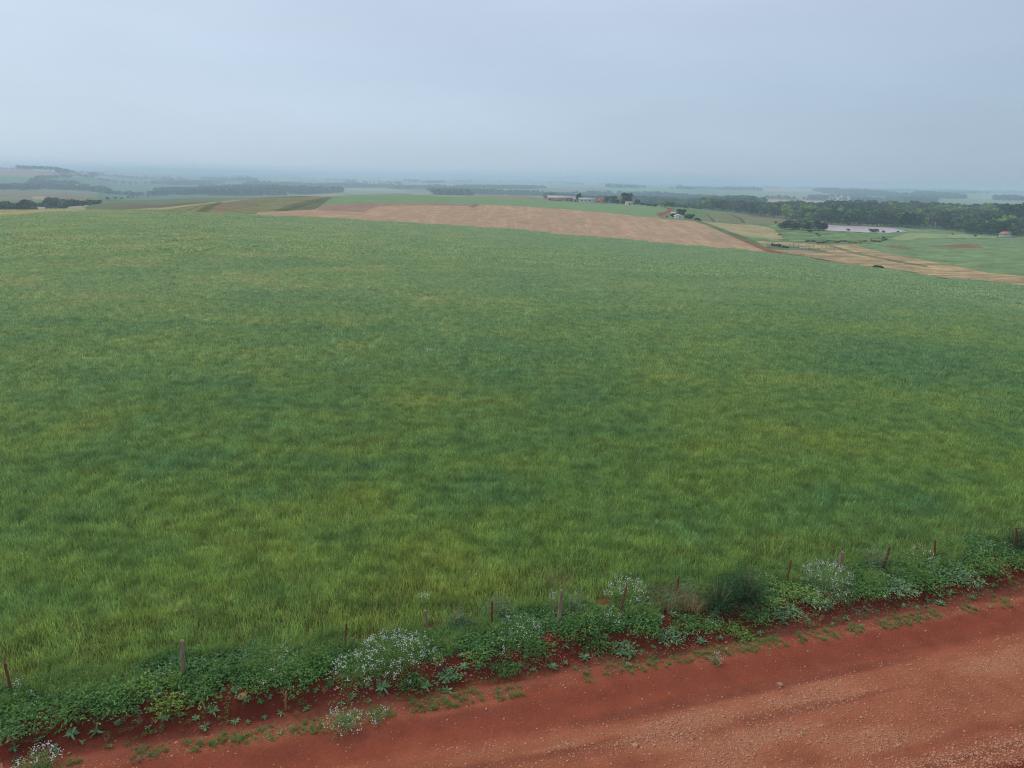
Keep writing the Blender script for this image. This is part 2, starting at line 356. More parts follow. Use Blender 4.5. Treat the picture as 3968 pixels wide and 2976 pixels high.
def diffuse(nt, o, col, rough=1.0, bump=None, bstr=0.3, bdist=0.05, spec=0.0, transl=0.0):
    if spec > 0:
        b = nt.nodes.new('ShaderNodeBsdfPrincipled'); b.inputs['Roughness'].default_value = rough
        b.inputs['Specular IOR Level'].default_value = spec; ci = b.inputs['Base Color']
    else:
        b = nt.nodes.new('ShaderNodeBsdfDiffuse'); ci = b.inputs['Color']
    if isinstance(col, tuple): ci.default_value = (*col, 1)
    else: nt.links.new(col, ci)
    if bump is not None:
        bn = nt.nodes.new('ShaderNodeBump'); bn.inputs['Strength'].default_value = bstr; bn.inputs['Distance'].default_value = bdist
        nt.links.new(bump, bn.inputs['Height']); nt.links.new(bn.outputs[0], b.inputs['Normal'])
    sh = b.outputs[0]
    if transl > 0:
        t = nt.nodes.new('ShaderNodeBsdfTranslucent')
        if isinstance(col, tuple): t.inputs[0].default_value = (*col, 1)
        else: nt.links.new(col, t.inputs[0])
        ms = nt.nodes.new('ShaderNodeMixShader'); ms.inputs[0].default_value = transl
        nt.links.new(sh, ms.inputs[1]); nt.links.new(t.outputs[0], ms.inputs[2]); sh = ms.outputs[0]
    nt.links.new(sh, o.inputs[0])

def crop_colour(nt, pos):
    """blue-green and yellow-green stands with straw coloured patches, in big drifts across the slope"""
    big = noise(nt, 0.075, 4, 0.62, vscale(nt, pos, (0.75, 1, 0.15), (0, 0, -0.2)))
    mid = noise(nt, 0.32, 4, 0.6, vscale(nt, pos, (0.8, 1, 0.3)))
    sepn = nt.nodes.new('ShaderNodeSeparateXYZ'); nt.links.new(pos, sepn.inputs[0])
    # the stand is yellower close to the fence and straw patches lie mostly towards the left
    v = math_n(nt, 'ADD', math_n(nt, 'MULTIPLY', sepn.outputs['X'], float(EV[0])), math_n(nt, 'MULTIPLY', sepn.outputs['Y'], float(EV[1])))
    near = nt.nodes.new('ShaderNodeMapRange'); near.inputs['From Min'].default_value = 17; near.inputs['From Max'].default_value = 42
    near.inputs['To Min'].default_value = 0.075; near.inputs['To Max'].default_value = -0.02; nt.links.new(v, near.inputs['Value'])
    left = nt.nodes.new('ShaderNodeMapRange'); left.inputs['From Min'].default_value = -60; left.inputs['From Max'].default_value = 60
    left.inputs['To Min'].default_value = 0.05; left.inputs['To Max'].default_value = -0.04; nt.links.new(sepn.outputs['X'], left.inputs['Value'])
    f = math_n(nt, 'ADD', math_n(nt, 'MULTIPLY', big, 0.62), math_n(nt, 'MULTIPLY', mid, 0.38))
    f = math_n(nt, 'ADD', f, math_n(nt, 'ADD', near.outputs[0], left.outputs[0]))
    near_ramp = ramp_node(nt, [(0.30, (.145, .295, .13)), (0.44, (.19, .335, .125)), (0.54, (.25, .375, .11)), (0.66, (.33, .415, .105)), (0.76, (.41, .41, .16)), (0.87, (.47, .405, .22))], f)
    far_hazy_ramp = ramp_node(nt, [(0.28, (.275, .41, .225)), (0.44, (.315, .44, .23)), (0.54, (.38, .475, .235)), (0.64, (.47, .50, .255)), (0.71, (.56, .50, .30)), (0.82, (.62, .50, .34))], f)  # far crop paler and greyer: distance haze put into its colour
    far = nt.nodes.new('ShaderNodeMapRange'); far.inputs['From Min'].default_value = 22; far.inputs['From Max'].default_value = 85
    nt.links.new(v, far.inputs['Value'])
    return mixc(nt, far.outputs[0], near_ramp, far_hazy_ramp)

# ground under the crop
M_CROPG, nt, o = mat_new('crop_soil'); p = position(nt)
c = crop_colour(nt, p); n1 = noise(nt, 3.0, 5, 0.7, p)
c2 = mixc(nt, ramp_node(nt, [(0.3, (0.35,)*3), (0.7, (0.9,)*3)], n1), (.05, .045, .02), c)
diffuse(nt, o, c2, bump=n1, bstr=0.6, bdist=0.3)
# land seen at a distance: colour of each field from its attribute, broken up at several sizes
def ground_mat(name, s1, s2, amp=0.45, bstr=0.5, bdist=0.4, stretch=(1, 1, 1)):
    m, nt, o = mat_new(name); p = position(nt)
    a = nt.nodes.new('ShaderNodeAttribute'); a.attribute_name = 'col'
    pv = vscale(nt, p, stretch, (0, 0, 0.15))
    n1 = noise(nt, s1, 4, 0.65, pv); n2 = noise(nt, s2, 3, 0.6, pv)
    f = math_n(nt, 'ADD', math_n(nt, 'MULTIPLY', n1, 0.5), math_n(nt, 'MULTIPLY', n2, 0.5))
    k = nt.nodes.new('ShaderNodeMapRange'); nt.links.new(f, k.inputs['Value'])
    k.inputs['From Min'].default_value = 0.3; k.inputs['From Max'].default_value = 0.7
    k.inputs['To Min'].default_value = 1-amp; k.inputs['To Max'].default_value = 1+amp; k.clamp = False
    vm = nt.nodes.new('ShaderNodeVectorMath'); vm.operation = 'SCALE'
    nt.links.new(a.outputs['Color'], vm.inputs[0]); nt.links.new(k.outputs[0], vm.inputs['Scale'])
    diffuse(nt, o, vm.outputs[0], bump=n1, bstr=bstr, bdist=bdist)
    return m
M_FIELD = ground_mat('field_soil', 0.5, 0.08)
M_STUB = ground_mat('stubble', 0.7, 0.18, 0.22, 0.7, 0.3, (1.0, 0.35, 1))
M_GREENF = ground_mat('young_crop', 0.6, 0.1, 0.12, 0.5, 0.2)
M_ROUGH = ground_mat('rough_grass', 0.45, 0.12, 0.5, 0.9, 0.8)
M_HILL = ground_mat('hill_cover', 0.02, 0.006, 0.28, 0.0, 1, (1, .5, 1))
M_POOL, nt, o = mat_new('muddy_water'); p = position(nt)
n1 = noise(nt, 0.05, 3, 0.5, p)
diffuse(nt, o, mixc(nt, n1, (.50, .38, .36), (.58, .47, .45)), rough=0.3, spec=0.5, bump=noise(nt, .5, 2, 0.5, p), bstr=0.06, bdist=0.02)

def tag(o, label=None, cat=None, group=None, kind=None):
    if label: o['label'] = label
    if cat: o['category'] = cat
    if group: o['group'] = group
    if kind: o['kind'] = kind
    return o
col0 = scene.collection
def mesh_np(name, V, F4=None, F3=None, mats=(), attrs=None, smooth=False, midx=None):
    """one mesh from arrays of quads and triangles"""
    me = bpy.data.meshes.new(name); V = np.asarray(V, np.float32)
    me.vertices.add(len(V)); me.vertices.foreach_set('co', V.ravel())
    nq = 0 if F4 is None else len(F4); n3 = 0 if F3 is None else len(F3)
    li = np.concatenate([np.asarray(F4, np.int32).ravel() if nq else np.zeros(0, np.int32), np.asarray(F3, np.int32).ravel() if n3 else np.zeros(0, np.int32)])
    me.loops.add(len(li)); me.loops.foreach_set('vertex_index', li)
    st = np.concatenate([np.arange(nq)*4, nq*4+np.arange(n3)*3]).astype(np.int32)
    me.polygons.add(nq+n3); me.polygons.foreach_set('loop_start', st)
    for m in mats: me.materials.append(m)
    if midx is not None: me.polygons.foreach_set('material_index', np.asarray(midx, np.int32))
    if attrs:
        for k, (dom, typ, val) in attrs.items():
            a = me.attributes.new(k, typ, dom)
            key = 'color' if typ == 'FLOAT_COLOR' else 'vector' if typ == 'FLOAT_VECTOR' else 'value'
            a.data.foreach_set(key, np.asarray(val, np.float32 if typ != 'INT' else np.int32).ravel())
    me.update(calc_edges=True)
    if smooth: me.polygons.foreach_set('use_smooth', np.ones(nq+n3, bool))
    return me
def link(name, me, parent=None):
    o = bpy.data.objects.new(name, me); col0.objects.link(o)
    if parent is not None: o.parent = parent
    return o

# ---- build one sheet per land use from the polar grid (no overlaps: each cell belongs to one of them)
VX = np.stack([GX, GY, ZG+bank(GX, GY)*(RR[:, None] < 90)], -1).reshape(-1, 3)
VC = np.concatenate([COL, np.ones(COL.shape[:2]+(1,))], -1).reshape(-1, 4)
ii, jj = np.meshgrid(np.arange(NR-1), np.arange(NA-1), indexing='ij')
q = np.stack([ii*NA+jj, ii*NA+jj+1, (ii+1)*NA+jj+1, (ii+1)*NA+jj], -1).reshape(-1, 4)[:, ::-1]
fc = np.where(RR[:-1, None] > 0, CL[:-1, :-1], 0).reshape(-1)
UU, VV = uv(GX, GY)
innear = ((UU > -30) & (UU < 44) & (VV > 3.0) & (VV < 19.6)).reshape(-1)
drop = innear[q].all(1)
names = {CROP: ('crop_field', M_CROPG), BROWN: ('harvested_field', M_STUB), GREEN: ('green_field', M_GREENF), PAST: ('pasture', M_ROUGH),
         DEAD: ('dry_grass_field', M_ROUGH), YEL: ('yellow_field', M_FIELD), OLIVE: ('olive_field', M_FIELD), TRACK: ('farm_track', M_FIELD),
         POOL: ('pond_water', M_POOL), HILL: ('hills', M_HILL), RGREEN: ('sloping_green_field', M_ROUGH)}
for k, (nm, mt) in names.items():
    sel = (fc == k) & ~drop
    f = q[sel]
    if not len(f): continue
    used, inv = np.unique(f, return_inverse=True)
    o = link(nm, mesh_np(nm, VX[used], inv.reshape(-1, 4), mats=(mt,), attrs={'col': ('POINT', 'FLOAT_COLOR', VC[used])}, smooth=True))
    tag(o, kind='structure')
# land outside the view, coarse, all round
aa = np.radians(np.linspace(40.4, 319.6, 120)); ra = np.geomspace(6, 15500, 60)
gx = ra[:, None]*np.sin(aa); gy = ra[:, None]*np.cos(aa)
fade = np.interp(aa, [aa[0], aa[0]+.9, aa[-1]-.9, aa[-1]], [0, 1, 1, 0])[None]
cl = np.where(aa < math.pi, math.radians(40.4), math.radians(-40.4))[None]
edge = zat(ra[:, None]*np.sin(cl), ra[:, None]*np.cos(cl))
gz = edge*(1-fade)+fade*(-12*sstep(60, 400, ra)[:, None]+8*(fbm(gx/400, gy/400, 3)-.5)*sstep(100, 500, ra)[:, None])
uu, vv_ = uv(gx, gy); gz = np.where(ra[:, None] < 400, np.where((vv_ < 16) & (ra[:, None] < 90), np.minimum(gz, -0.41), gz), gz)
gc = PAL[(voro(gx/330, gy/620, 41)*len(PAL)).astype(int) % len(PAL)]
gc[(vv_ > 5) & (vv_ < 16) & (ra[:, None] < 300)] = (.30, .11, .07)
i2, j2 = np.meshgrid(np.arange(59), np.arange(119), indexing='ij')
q2 = np.stack([i2*120+j2, i2*120+j2+1, (i2+1)*120+j2+1, (i2+1)*120+j2], -1).reshape(-1, 4)[:, ::-1]
tag(link('ground', mesh_np('ground', np.stack([gx, gy, gz-0.02], -1).reshape(-1, 3), q2, mats=(M_HILL,), smooth=True,
    attrs={'col': ('POINT', 'FLOAT_COLOR', np.concatenate([gc, np.ones(gc.shape[:2]+(1,))], -1).reshape(-1, 4))})), kind='structure')
th = np.linspace(0, 2*math.pi, 49)[:-1]
tag(link('ground_disc', mesh_np('ground_disc', [(0, 0, -0.45)]+[(6.2*math.sin(t), 6.2*math.cos(t), -0.45) for t in th], F3=[(0, 1+(k+1) % 48, 1+k) for k in range(48)], mats=(M_HILL,),
    attrs={'col': ('POINT', 'FLOAT_COLOR', [(.3, .11, .07, 1)]*49)})), kind='structure').name = 'ground'

# ------------------------------------------------------------------ red road, bank and verge (fine mesh)
du = 0.055; us = np.arange(-26, 30, du); vs_ = np.arange(8.2, 19.8, 0.05)
U, V_ = np.meshgrid(us, vs_, indexing='ij')
X_, Y_ = xy(U, V_)
Z_ = bank(X_, Y_)
foot = 15.32+(fbm(U/3.0, U*0+7.7, 23, 3)-0.5)*0.35
# eroded cut, clods, ruts and crown
onbank = sstep(-0.25, 0.05, V_-foot)*(1-sstep(16.3, 17.2, V_))
Z_ += onbank*((fbm(U*1.3, V_*2.6, 51, 4)-0.5)*0.22+(fbm(U*6, V_*6, 52, 3)-0.5)*0.07)
Z_ -= 0.10*np.exp(-((V_-foot+0.16)/0.14)**2)*(0.4+fbm(U/1.5, V_*0, 53, 2))
road = 1-sstep(14.6, 15.2, V_)
Z_ += road*(0.05*np.exp(-((V_-12.2)/1.2)**2)-0.05*np.exp(-((V_-13.9)/0.45)**2)-0.035*np.exp(-((V_-10.7)/0.5)**2)+(fbm(U/4, V_*1.1, 54, 3)-.5)*0.04+(fbm(U*7, V_*7, 55, 3)-.5)*0.016)
Z_ += (1-road)*(1-onbank)*(V_ < 16)*(fbm(U*3, V_*3, 56, 3)-.5)*0.03
Z_ += 0.012
# colours
wob = (fbm(U/3.5, V_*0.8, 60, 3)-0.5)
vw = V_+wob*0.7
soil = np.zeros(U.shape+(3,)); soil[:] = (.235, .068, .042)
def lay(col, w):
    global soil
    soil = soil*(1-w[..., None])+np.array(col)*w[..., None]
lay((.125, .030, .021), sstep(-.25, .1, V_-foot)*(1-sstep(17, 18, V_)))            # raw dark red earth of the cut
lay((.235, .080, .056), np.exp(-((vw-15.05)/0.22)**2)*0.9)                           # trodden strip at its foot
lay((.215, .060, .040), np.exp(-((vw-14.1)/0.42)**2)*0.9)                           # dark wheel track
gr = sstep(13.5, 12.9, vw)*(0.45+0.55*sstep(.38, .62, fbm(U/5, V_/0.9, 61, 4)))
lay((.40, .165, .095), gr*0.9)
lay((.31, .098, .062), np.exp(-((vw-13.25)/0.18)**2)*0.7)
lay((.235, .075, .048), sstep(.55, .72, fbm(U/3.2, V_/0.7, 62, 4))*sstep(13.2, 12.4, vw)*0.8)
lay((.14, .032, .024), sstep(9.75, 9.45, V_+wob*.5)*sstep(2, 6, U)*1.0)
lay((.10, .10, .035), sstep(17.0, 17.6, V_))
lay((.19, .062, .042), sstep(.5, .75, fbm(U/9, V_*2.2, 66, 4))*(V_ < 14.3)*.8)
lay((.34, .135, .08), np.exp(-((vw-14.62)/0.12)**2)*0.45*sstep(.3, .6, fbm(U/1.2, V_*2, 63)))
soil *= np.array([1.04, .98, .86])*np.where(V_[..., None] < 17, .97, 1)*(1+0.35*(fbm(U*2.5, V_*2.5, 64, 4)-.5))[..., None]
M_SOIL, nt, o = mat_new('red_earth'); p = position(nt)
a = nt.nodes.new('ShaderNodeAttribute'); a.attribute_name = 'col'
n1 = noise(nt, 14, 6, 0.7, p); n2 = noise(nt, 60, 3, 0.6, p)
vo = nt.nodes.new('ShaderNodeTexVoronoi'); vo.inputs['Scale'].default_value = 22; nt.links.new(p, vo.inputs['Vector'])
k = ramp_node(nt, [(0.25, (.72,)*3), (0.5, (1,)*3), (0.78, (1.35,)*3)], math_n(nt, 'ADD', math_n(nt, 'MULTIPLY', n1, .6), math_n(nt, 'MULTIPLY', n2, .4)))
cc = mixc(nt, 1.0, a.outputs['Color'], k, 'MULTIPLY')
diffuse(nt, o, cc, bump=math_n(nt, 'ADD', n1, math_n(nt, 'MULTIPLY', vo.outputs['Distance'], -0.5)), bstr=0.7, bdist=0.03)
nu, nv = U.shape
i3, j3 = np.meshgrid(np.arange(nu-1), np.arange(nv-1), indexing='ij')
q3 = np.stack([i3*nv+j3, (i3+1)*nv+j3, (i3+1)*nv+j3+1, i3*nv+j3+1], -1).reshape(-1, 4)
P3 = np.stack([X_, Y_, Z_], -1).reshape(-1, 3); C3 = np.concatenate([soil, np.ones(U.shape+(1,))], -1).reshape(-1, 4)
jr = int((14.75-vs_[0])/0.05)
for nm, s in (('dirt_road', j3.reshape(-1) < jr), ('roadside_bank', j3.reshape(-1) >= jr)):
    used, inv = np.unique(q3[s], return_inverse=True)
    tag(link(nm, mesh_np(nm, P3[used], inv.reshape(-1, 4), mats=(M_SOIL,), attrs={'col': ('POINT', 'FLOAT_COLOR', C3[used])}, smooth=True)), kind='structure')
def znear(x, y):
    u, v = uv(np.asarray(x, float), np.asarray(y, float))
    i = np.clip((u-us[0])/du, 0, nu-1.001); j = np.clip((v-vs_[0])/0.05, 0, nv-1.001)
    i0 = i.astype(int); j0 = j.astype(int); fi = i-i0; fj = j-j0
    zn = (Z_[i0, j0]*(1-fi)+Z_[i0+1, j0]*fi)*(1-fj)+(Z_[i0, j0+1]*(1-fi)+Z_[i0+1, j0+1]*fi)*fj
    ok = (u > us[0]) & (u < us[-1]) & (v > vs_[0]) & (v < vs_[-1])
    return np.where(ok, zn, zat(x, y))
def near_hit(px, py):
    d = pray(px, py); t = (-0.3-HC)/d[2]
    for _ in range(12):
        x, y = d[0]*t, d[1]*t; t = (float(znear(x, y))-HC)/d[2]
    return d[0]*t, d[1]*t, float(znear(d[0]*t, d[1]*t))

# ------------------------------------------------------------------ scattering: ONE object holds its places and its plant shapes
def blades(n, size, hmin, hmax, w, lean=0.35, segs=3, seed=0, round_=False, droop=0.5, base=0.0):
    """n grass blades on a size x size tile; returns verts, quads, tris, per-vertex random"""
    g = np.random.default_rng(seed)
    if round_:
        a = g.uniform(0, 2*math.pi, n); rr_ = size/2*np.sqrt(g.uniform(0, 1, n)); bx = rr_*np.cos(a); by = rr_*np.sin(a)
    else:
        bx = g.uniform(-size/2, size/2, n); by = g.uniform(-size/2, size/2, n)
    h = g.uniform(hmin, hmax, n); th = g.uniform(0, 2*math.pi, n); ln = lean*g.uniform(0.2, 1.3, n)*h
    ww = w*g.uniform(0.7, 1.3, n); fa = g.uniform(0, math.pi, n)
    dx = np.cos(th); dy = np.sin(th); wx_ = np.cos(fa); wy_ = np.sin(fa)
    V = []; 
    for k in range(segs+1):
        t = k/segs; off = ln*t**2; zz_ = h*(t-droop*0.35*t**3); wid = ww*(1-t**1.6)*0.5+0.0004
        cx = bx+dx*off; cy_ = by+dy*off
        V.append(np.stack([cx-wx_*wid, cy_-wy_*wid, zz_+base], -1)); V.append(np.stack([cx+wx_*wid, cy_+wy_*wid, zz_+base], -1))
    V = np.stack(V, 1)           # n, 2(segs+1), 3
    nb = 2*(segs+1); idx = np.arange(n)[:, None]*nb
    F = np.concatenate([idx+np.array([[2*k, 2*k+1, 2*k+3, 2*k+2]]) for k in range(segs)], 0)
    rnd = np.repeat(g.uniform(0, 1, n), nb)
    return V.reshape(-1, 3), F, rnd
def scatter(name, places, rotz, scl, which, variants, mats, label=None, tilt=None):
    """places (n,3); variants: list of (verts, quads, rnd, matindex-array)"""
    n = len(places); V = [np.asarray(places, float)]; Fq = []; R = [np.zeros(n)]; vid = [np.full(n, -1)]; MI = []; off = n
    for k, (v, f, r_, mi) in enumerate(variants):
        V.append(v); Fq.append(f+off); R.append(r_); vid.append(np.full(len(v), k)); off += len(v)
        MI.append(np.zeros(len(f), int) if mi is None else mi)
    pad = off-n
    ex = lambda a: np.concatenate([np.asarray(a, float), np.zeros(pad)])
    rv = np.zeros((off, 3)); rv[:n, 2] = rotz
    if tilt is not None: rv[:n, :2] = tilt
    me = mesh_np(name, np.concatenate(V), np.concatenate(Fq), mats=mats, midx=np.concatenate(MI), attrs={
        'rnd': ('POINT', 'FLOAT', np.concatenate(R)), 'vid': ('POINT', 'INT', np.concatenate(vid)),
        'scl': ('POINT', 'FLOAT', ex(scl)), 'pick': ('POINT', 'INT', ex(which).astype(int)), 'rot': ('POINT', 'FLOAT_VECTOR', rv)})
    o = link(name, me)
    ng = bpy.data.node_groups.new(name+'_nodes', 'GeometryNodeTree')
    ng.interface.new_socket('Geometry', in_out='INPUT', socket_type='NodeSocketGeometry')
    ng.interface.new_socket('Geometry', in_out='OUTPUT', socket_type='NodeSocketGeometry')
    gi = ng.nodes.new('NodeGroupInput'); go = ng.nodes.new('NodeGroupOutput')
    def attr(nm, dt):
        a = ng.nodes.new('GeometryNodeInputNamedAttribute'); a.data_type = dt; a.inputs['Name'].default_value = nm
        return [s for s in a.outputs if s.name == 'Attribute' and s.enabled][0]
    def sepv(k):
        s = ng.nodes.new('GeometryNodeSeparateGeometry'); s.domain = 'POINT'
        c = ng.nodes.new('FunctionNodeCompare'); c.data_type = 'INT'; c.operation = 'EQUAL'
        ins = [x for x in c.inputs if x.enabled]
        ng.links.new(attr('vid', 'INT'), ins[0]); ins[1].default_value = k
        ng.links.new(c.outputs[0], s.inputs['Selection']); ng.links.new(gi.outputs[0], s.inputs[0]); return s.outputs[0]
    gti = ng.nodes.new('GeometryNodeGeometryToInstance')
    for k in reversed(range(len(variants))): ng.links.new(sepv(k), gti.inputs[0])   # joined in reverse link order
    iop = ng.nodes.new('GeometryNodeInstanceOnPoints')
    ng.links.new(sepv(-1), iop.inputs['Points']); ng.links.new(gti.outputs[0], iop.inputs['Instance'])
    iop.inputs['Pick Instance'].default_value = True
    ng.links.new(attr('pick', 'INT'), iop.inputs['Instance Index']); ng.links.new(attr('rot', 'FLOAT_VECTOR'), iop.inputs['Rotation'])
    ng.links.new(attr('scl', 'FLOAT'), iop.inputs['Scale']); ng.links.new(iop.outputs[0], go.inputs[0])
    md = o.modifiers.new('scatter', 'NODES'); md.node_group = ng
    tag(o, label, kind='stuff'); return o
def zany(x, y):
    u, v = uv(x, y); return np.where((v < 19.7) & (u > -25.9) & (u < 29.8), znear(x, y), zat(x, y))
def inframe(x, y, z, m=90):
    px, py = proj(np.stack([x, y, z], -1)); return (px > -m) & (px < PW+m) & (py > 0) & (py < PH+m*3)

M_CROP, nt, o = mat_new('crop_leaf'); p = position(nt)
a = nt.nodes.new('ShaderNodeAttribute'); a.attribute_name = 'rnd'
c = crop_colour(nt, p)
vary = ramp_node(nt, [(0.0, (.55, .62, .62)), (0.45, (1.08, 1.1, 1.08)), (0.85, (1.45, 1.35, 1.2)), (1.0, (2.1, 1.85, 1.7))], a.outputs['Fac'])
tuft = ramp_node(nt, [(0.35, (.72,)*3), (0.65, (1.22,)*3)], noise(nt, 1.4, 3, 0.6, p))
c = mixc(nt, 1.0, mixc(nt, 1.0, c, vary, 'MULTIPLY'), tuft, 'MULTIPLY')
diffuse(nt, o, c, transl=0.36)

bvs = lambda n, s, h0, h1, w, segs, k, **kw: [(lambda t: (t[0], t[1], t[2], None))(blades(n, s, h0, h1, w, segs=segs, seed=100*k+i, **kw)) for i in range(4)]
def tiles(step, r0, r1, inset=0.0, vmin=16.75):
    xs = np.arange(-r1, r1, step); X, Y = np.meshgrid(xs, np.arange(0, r1, step)); X = X.ravel(); Y = Y.ravel()
    X = X+rng.uniform(-.25, .25, len(X))*step; Y = Y+rng.uniform(-.25, .25, len(Y))*step
    r = np.hypot(X, Y); u, v = uv(X, Y)
    k = (r >= r0) & (r < r1) & (v > vmin+step/2+(fbm(u/2.0, v*0, 77, 3)-.5)*1.0); X = X[k]; Y = Y[k]
    z = zany(X, Y); px, py = proj(np.stack([X, Y, z], -1))
    if r1 > 60:
        k = inpoly(px, py, CE); X = X[k]; Y = Y[k]; z = z[k]
    k = inframe(X, Y, z); X = X[k]; Y = Y[k]; z = z[k]
    return np.stack([X, Y, z], -1)
def crop(name, step, r0, r1, var):
    P = tiles(step, r0, r1); n = len(P)
    s = rng.uniform(0.85, 1.15, n)*(0.8+0.4*fbm(P[:, 0]/6, P[:, 1]/6, 88, 2))
    print(name, n)
    return P, rng.integers(0, 4, n)*math.pi/2+rng.uniform(-.3, .3, n), s, rng.integers(0, 4, n), var
parts_ = [crop('near', 1.0, 0, 46, bvs(860, 1.35, .16, .38, .0165, 3, 1, lean=.38, droop=.7)),
          crop('mid', 2.5, 45, 130, bvs(1700, 3.3, .18, .38, .031, 2, 2, lean=.5)),
          crop('far', 6.0, 128, 440, bvs(1900, 7.5, .22, .36, .11, 2, 3, lean=1.1))]
PL = np.concatenate([q_[0] for q_ in parts_]); RZ = np.concatenate([q_[1] for q_ in parts_]); SC = np.concatenate([q_[2] for q_ in parts_])
WH = np.concatenate([q_[3]+4*i for i, q_ in enumerate(parts_)]); VA = sum([q_[4] for q_ in parts_], [])
scatter('crop_plants', PL, RZ, SC, WH, VA, (M_CROP,), 'dense knee high green cereal crop with yellowish drifts covering the slope')

# ------------------------------------------------------------------ plants of the verge
def leaves(P, D, L, W, g, fold=0.25, droop=0.5, seg=2):
    """leaf strips: P roots (n,3), D unit directions (n,3), lengths L, widths W"""
    n = len(P); side = np.cross(D, np.array([0, 0, 1.0])); sn = np.linalg.norm(side, axis=1, keepdims=True)
    side = np.where(sn > .05, side/np.maximum(sn, 1e-6), np.array([[1., 0, 0]]))
    tw = g.uniform(-.8, .8, n)[:, None]; side = side*np.cos(tw)+np.cross(D, side)*np.sin(tw)
    V = []
    prof = [0.18, 1.0, 0.12] if seg == 2 else [0.2, .85, 1.0, .1]
    for k in range(seg+1):
        t = k/seg; c = P+D*(L*t)[:, None]; c = c-np.array([0, 0, 1.0])*(droop*L*t*t)[:, None]
        w = (W*prof[k]*.5)[:, None]
        V += [c-side*w, c+side*w]
    V = np.stack(V, 1); nb = V.shape[1]; idx = np.arange(n)[:, None]*nb
    F = np.concatenate([idx+np.array([[2*k, 2*k+1, 2*k+3, 2*k+2]]) for k in range(seg)])
    return V.reshape(-1, 3), F, np.repeat(g.uniform(0, 1, n), nb)
def join(*parts):
    V, F, R, M = [], [], [], []; off = 0
    for i, (v, f, r, m) in enumerate(parts):
        V.append(v); F.append(f+off); R.append(r); M.append(np.full(len(f), m)); off += len(v)
    return np.concatenate(V), np.concatenate(F), np.concatenate(R), np.concatenate(M)
def rosette(seed, n=15, L=.12, W=.035, lift=(.1, .7)):
    g = np.random.default_rng(seed); a = np.arange(n)*2.4+g.uniform(-.3, .3, n); e = g.uniform(*lift, n)
    D = np.stack([np.cos(a)*np.cos(e), np.sin(a)*np.cos(e), np.sin(e)], -1)
    return leaves(np.zeros((n, 3))+[0, 0, .01], D, L*g.uniform(.7, 1.15, n), W*g.uniform(.8, 1.2, n), g, droop=.25, seg=3)
def dome(seed, n, R, H, L, W, up=.6, shell=.55, droop=.35, sx=1.0, seg=2, lump=.25):
    """a bush of n leaves filling an uneven dome"""
    g = np.random.default_rng(seed); a = g.uniform(0, 2*math.pi, n); c = g.uniform(0.02, 1, n); s = np.sqrt(1-c*c)
    rad = g.uniform(shell, 1, n)*(1+lump*(fbm(np.cos(a)*2+seed, c*2.5+np.sin(a)*2, seed, 3)-.5)*2)
    d = np.stack([np.cos(a)*s, np.sin(a)*s, c], -1)
    P = d*rad[:, None]*np.array([R*sx, R, H])
    D = d*np.array([1, 1, .6])+g.normal(0, .55, (n, 3)); D[:, 2] = np.abs(D[:, 2])*.6+up*g.uniform(0, 1, n); D /= np.linalg.norm(D, axis=1, keepdims=True)
    return leaves(P-D*(L*.5), D, L*g.uniform(.6, 1.2, n), W*g.uniform(.7, 1.2, n), g, droop=droop, seg=seg)
def stems(seed, n, R, H, w=.006, sx=1.0):
    g = np.random.default_rng(seed); a = g.uniform(0, 2*math.pi, n); q_ = np.sqrt(g.uniform(0, 1, n))
    top = np.stack([np.cos(a)*q_*R*sx, np.sin(a)*q_*R, H*np.sqrt(np.clip(1.05-q_**2, .05, 1))*g.uniform(.72, 1.22, n)], -1)
    root = top*np.array([.35, .35, 0]); V = []; fa = g.uniform(0, 3.14, n); sd_ = np.stack([np.cos(fa), np.sin(fa), fa*0], -1)*w/2
    for t in (0, .5, 1):
        c = root*(1-t)+top*t; c[:, 2] = top[:, 2]*t; c[:, :2] = root[:, :2]*(1-t**1.6)+top[:, :2]*t**1.6
        V += [c-sd_, c+sd_]
    V = np.stack(V, 1); idx = np.arange(n)[:, None]*6
    F = np.concatenate([idx+np.array([[0, 1, 3, 2]]), idx+np.array([[2, 3, 5, 4]])])
    return (V.reshape(-1, 3), F, np.repeat(g.uniform(0, 1, n), 6)), top
def petals(seed, centers, s):
    """small four-sided white flower heads, two crossed faces each"""
    g = np.random.default_rng(seed); n = len(centers); V = []; F = []
    for k in range(2):
        nrm = g.normal(0, .5, (n, 3))+[0, 0, 1]; nrm /= np.linalg.norm(nrm, axis=1, keepdims=True)
        t1 = np.cross(nrm, g.normal(0, 1, (n, 3))); t1 /= np.linalg.norm(t1, axis=1, keepdims=True); t2 = np.cross(nrm, t1)
        q_ = s*g.uniform(.6, 1.2, n)[:, None]/2
        V.append(np.stack([centers-t1*q_, centers-t2*q_, centers+t1*q_, centers+t2*q_], 1))
    V = np.concatenate(V).reshape(-1, 3); F = np.arange(len(V)).reshape(-1, 4)
    return V, F, np.repeat(g.uniform(0, 1, len(V)//4), 4)
def leaf_mat(name, c1, c2, c3, transl=.25, objvar=0.12):
    m, nt, o = mat_new(name); a = nt.nodes.new('ShaderNodeAttribute'); a.attribute_name = 'rnd'
    c = ramp_node(nt, [(0.0, c1), (.5, c2), (1.0, c3)], a.outputs['Fac'])
    oi = nt.nodes.new('ShaderNodeObjectInfo'); k = nt.nodes.new('ShaderNodeMapRange'); nt.links.new(oi.outputs['Random'], k.inputs[0])
    k.inputs['To Min'].default_value = 1-objvar; k.inputs['To Max'].default_value = 1+objvar
    v = nt.nodes.new('ShaderNodeVectorMath'); v.operation = 'SCALE'; nt.links.new(c, v.inputs[0]); nt.links.new(k.outputs[0], v.inputs['Scale'])
    diffuse(nt, o, v.outputs[0], transl=transl); return m
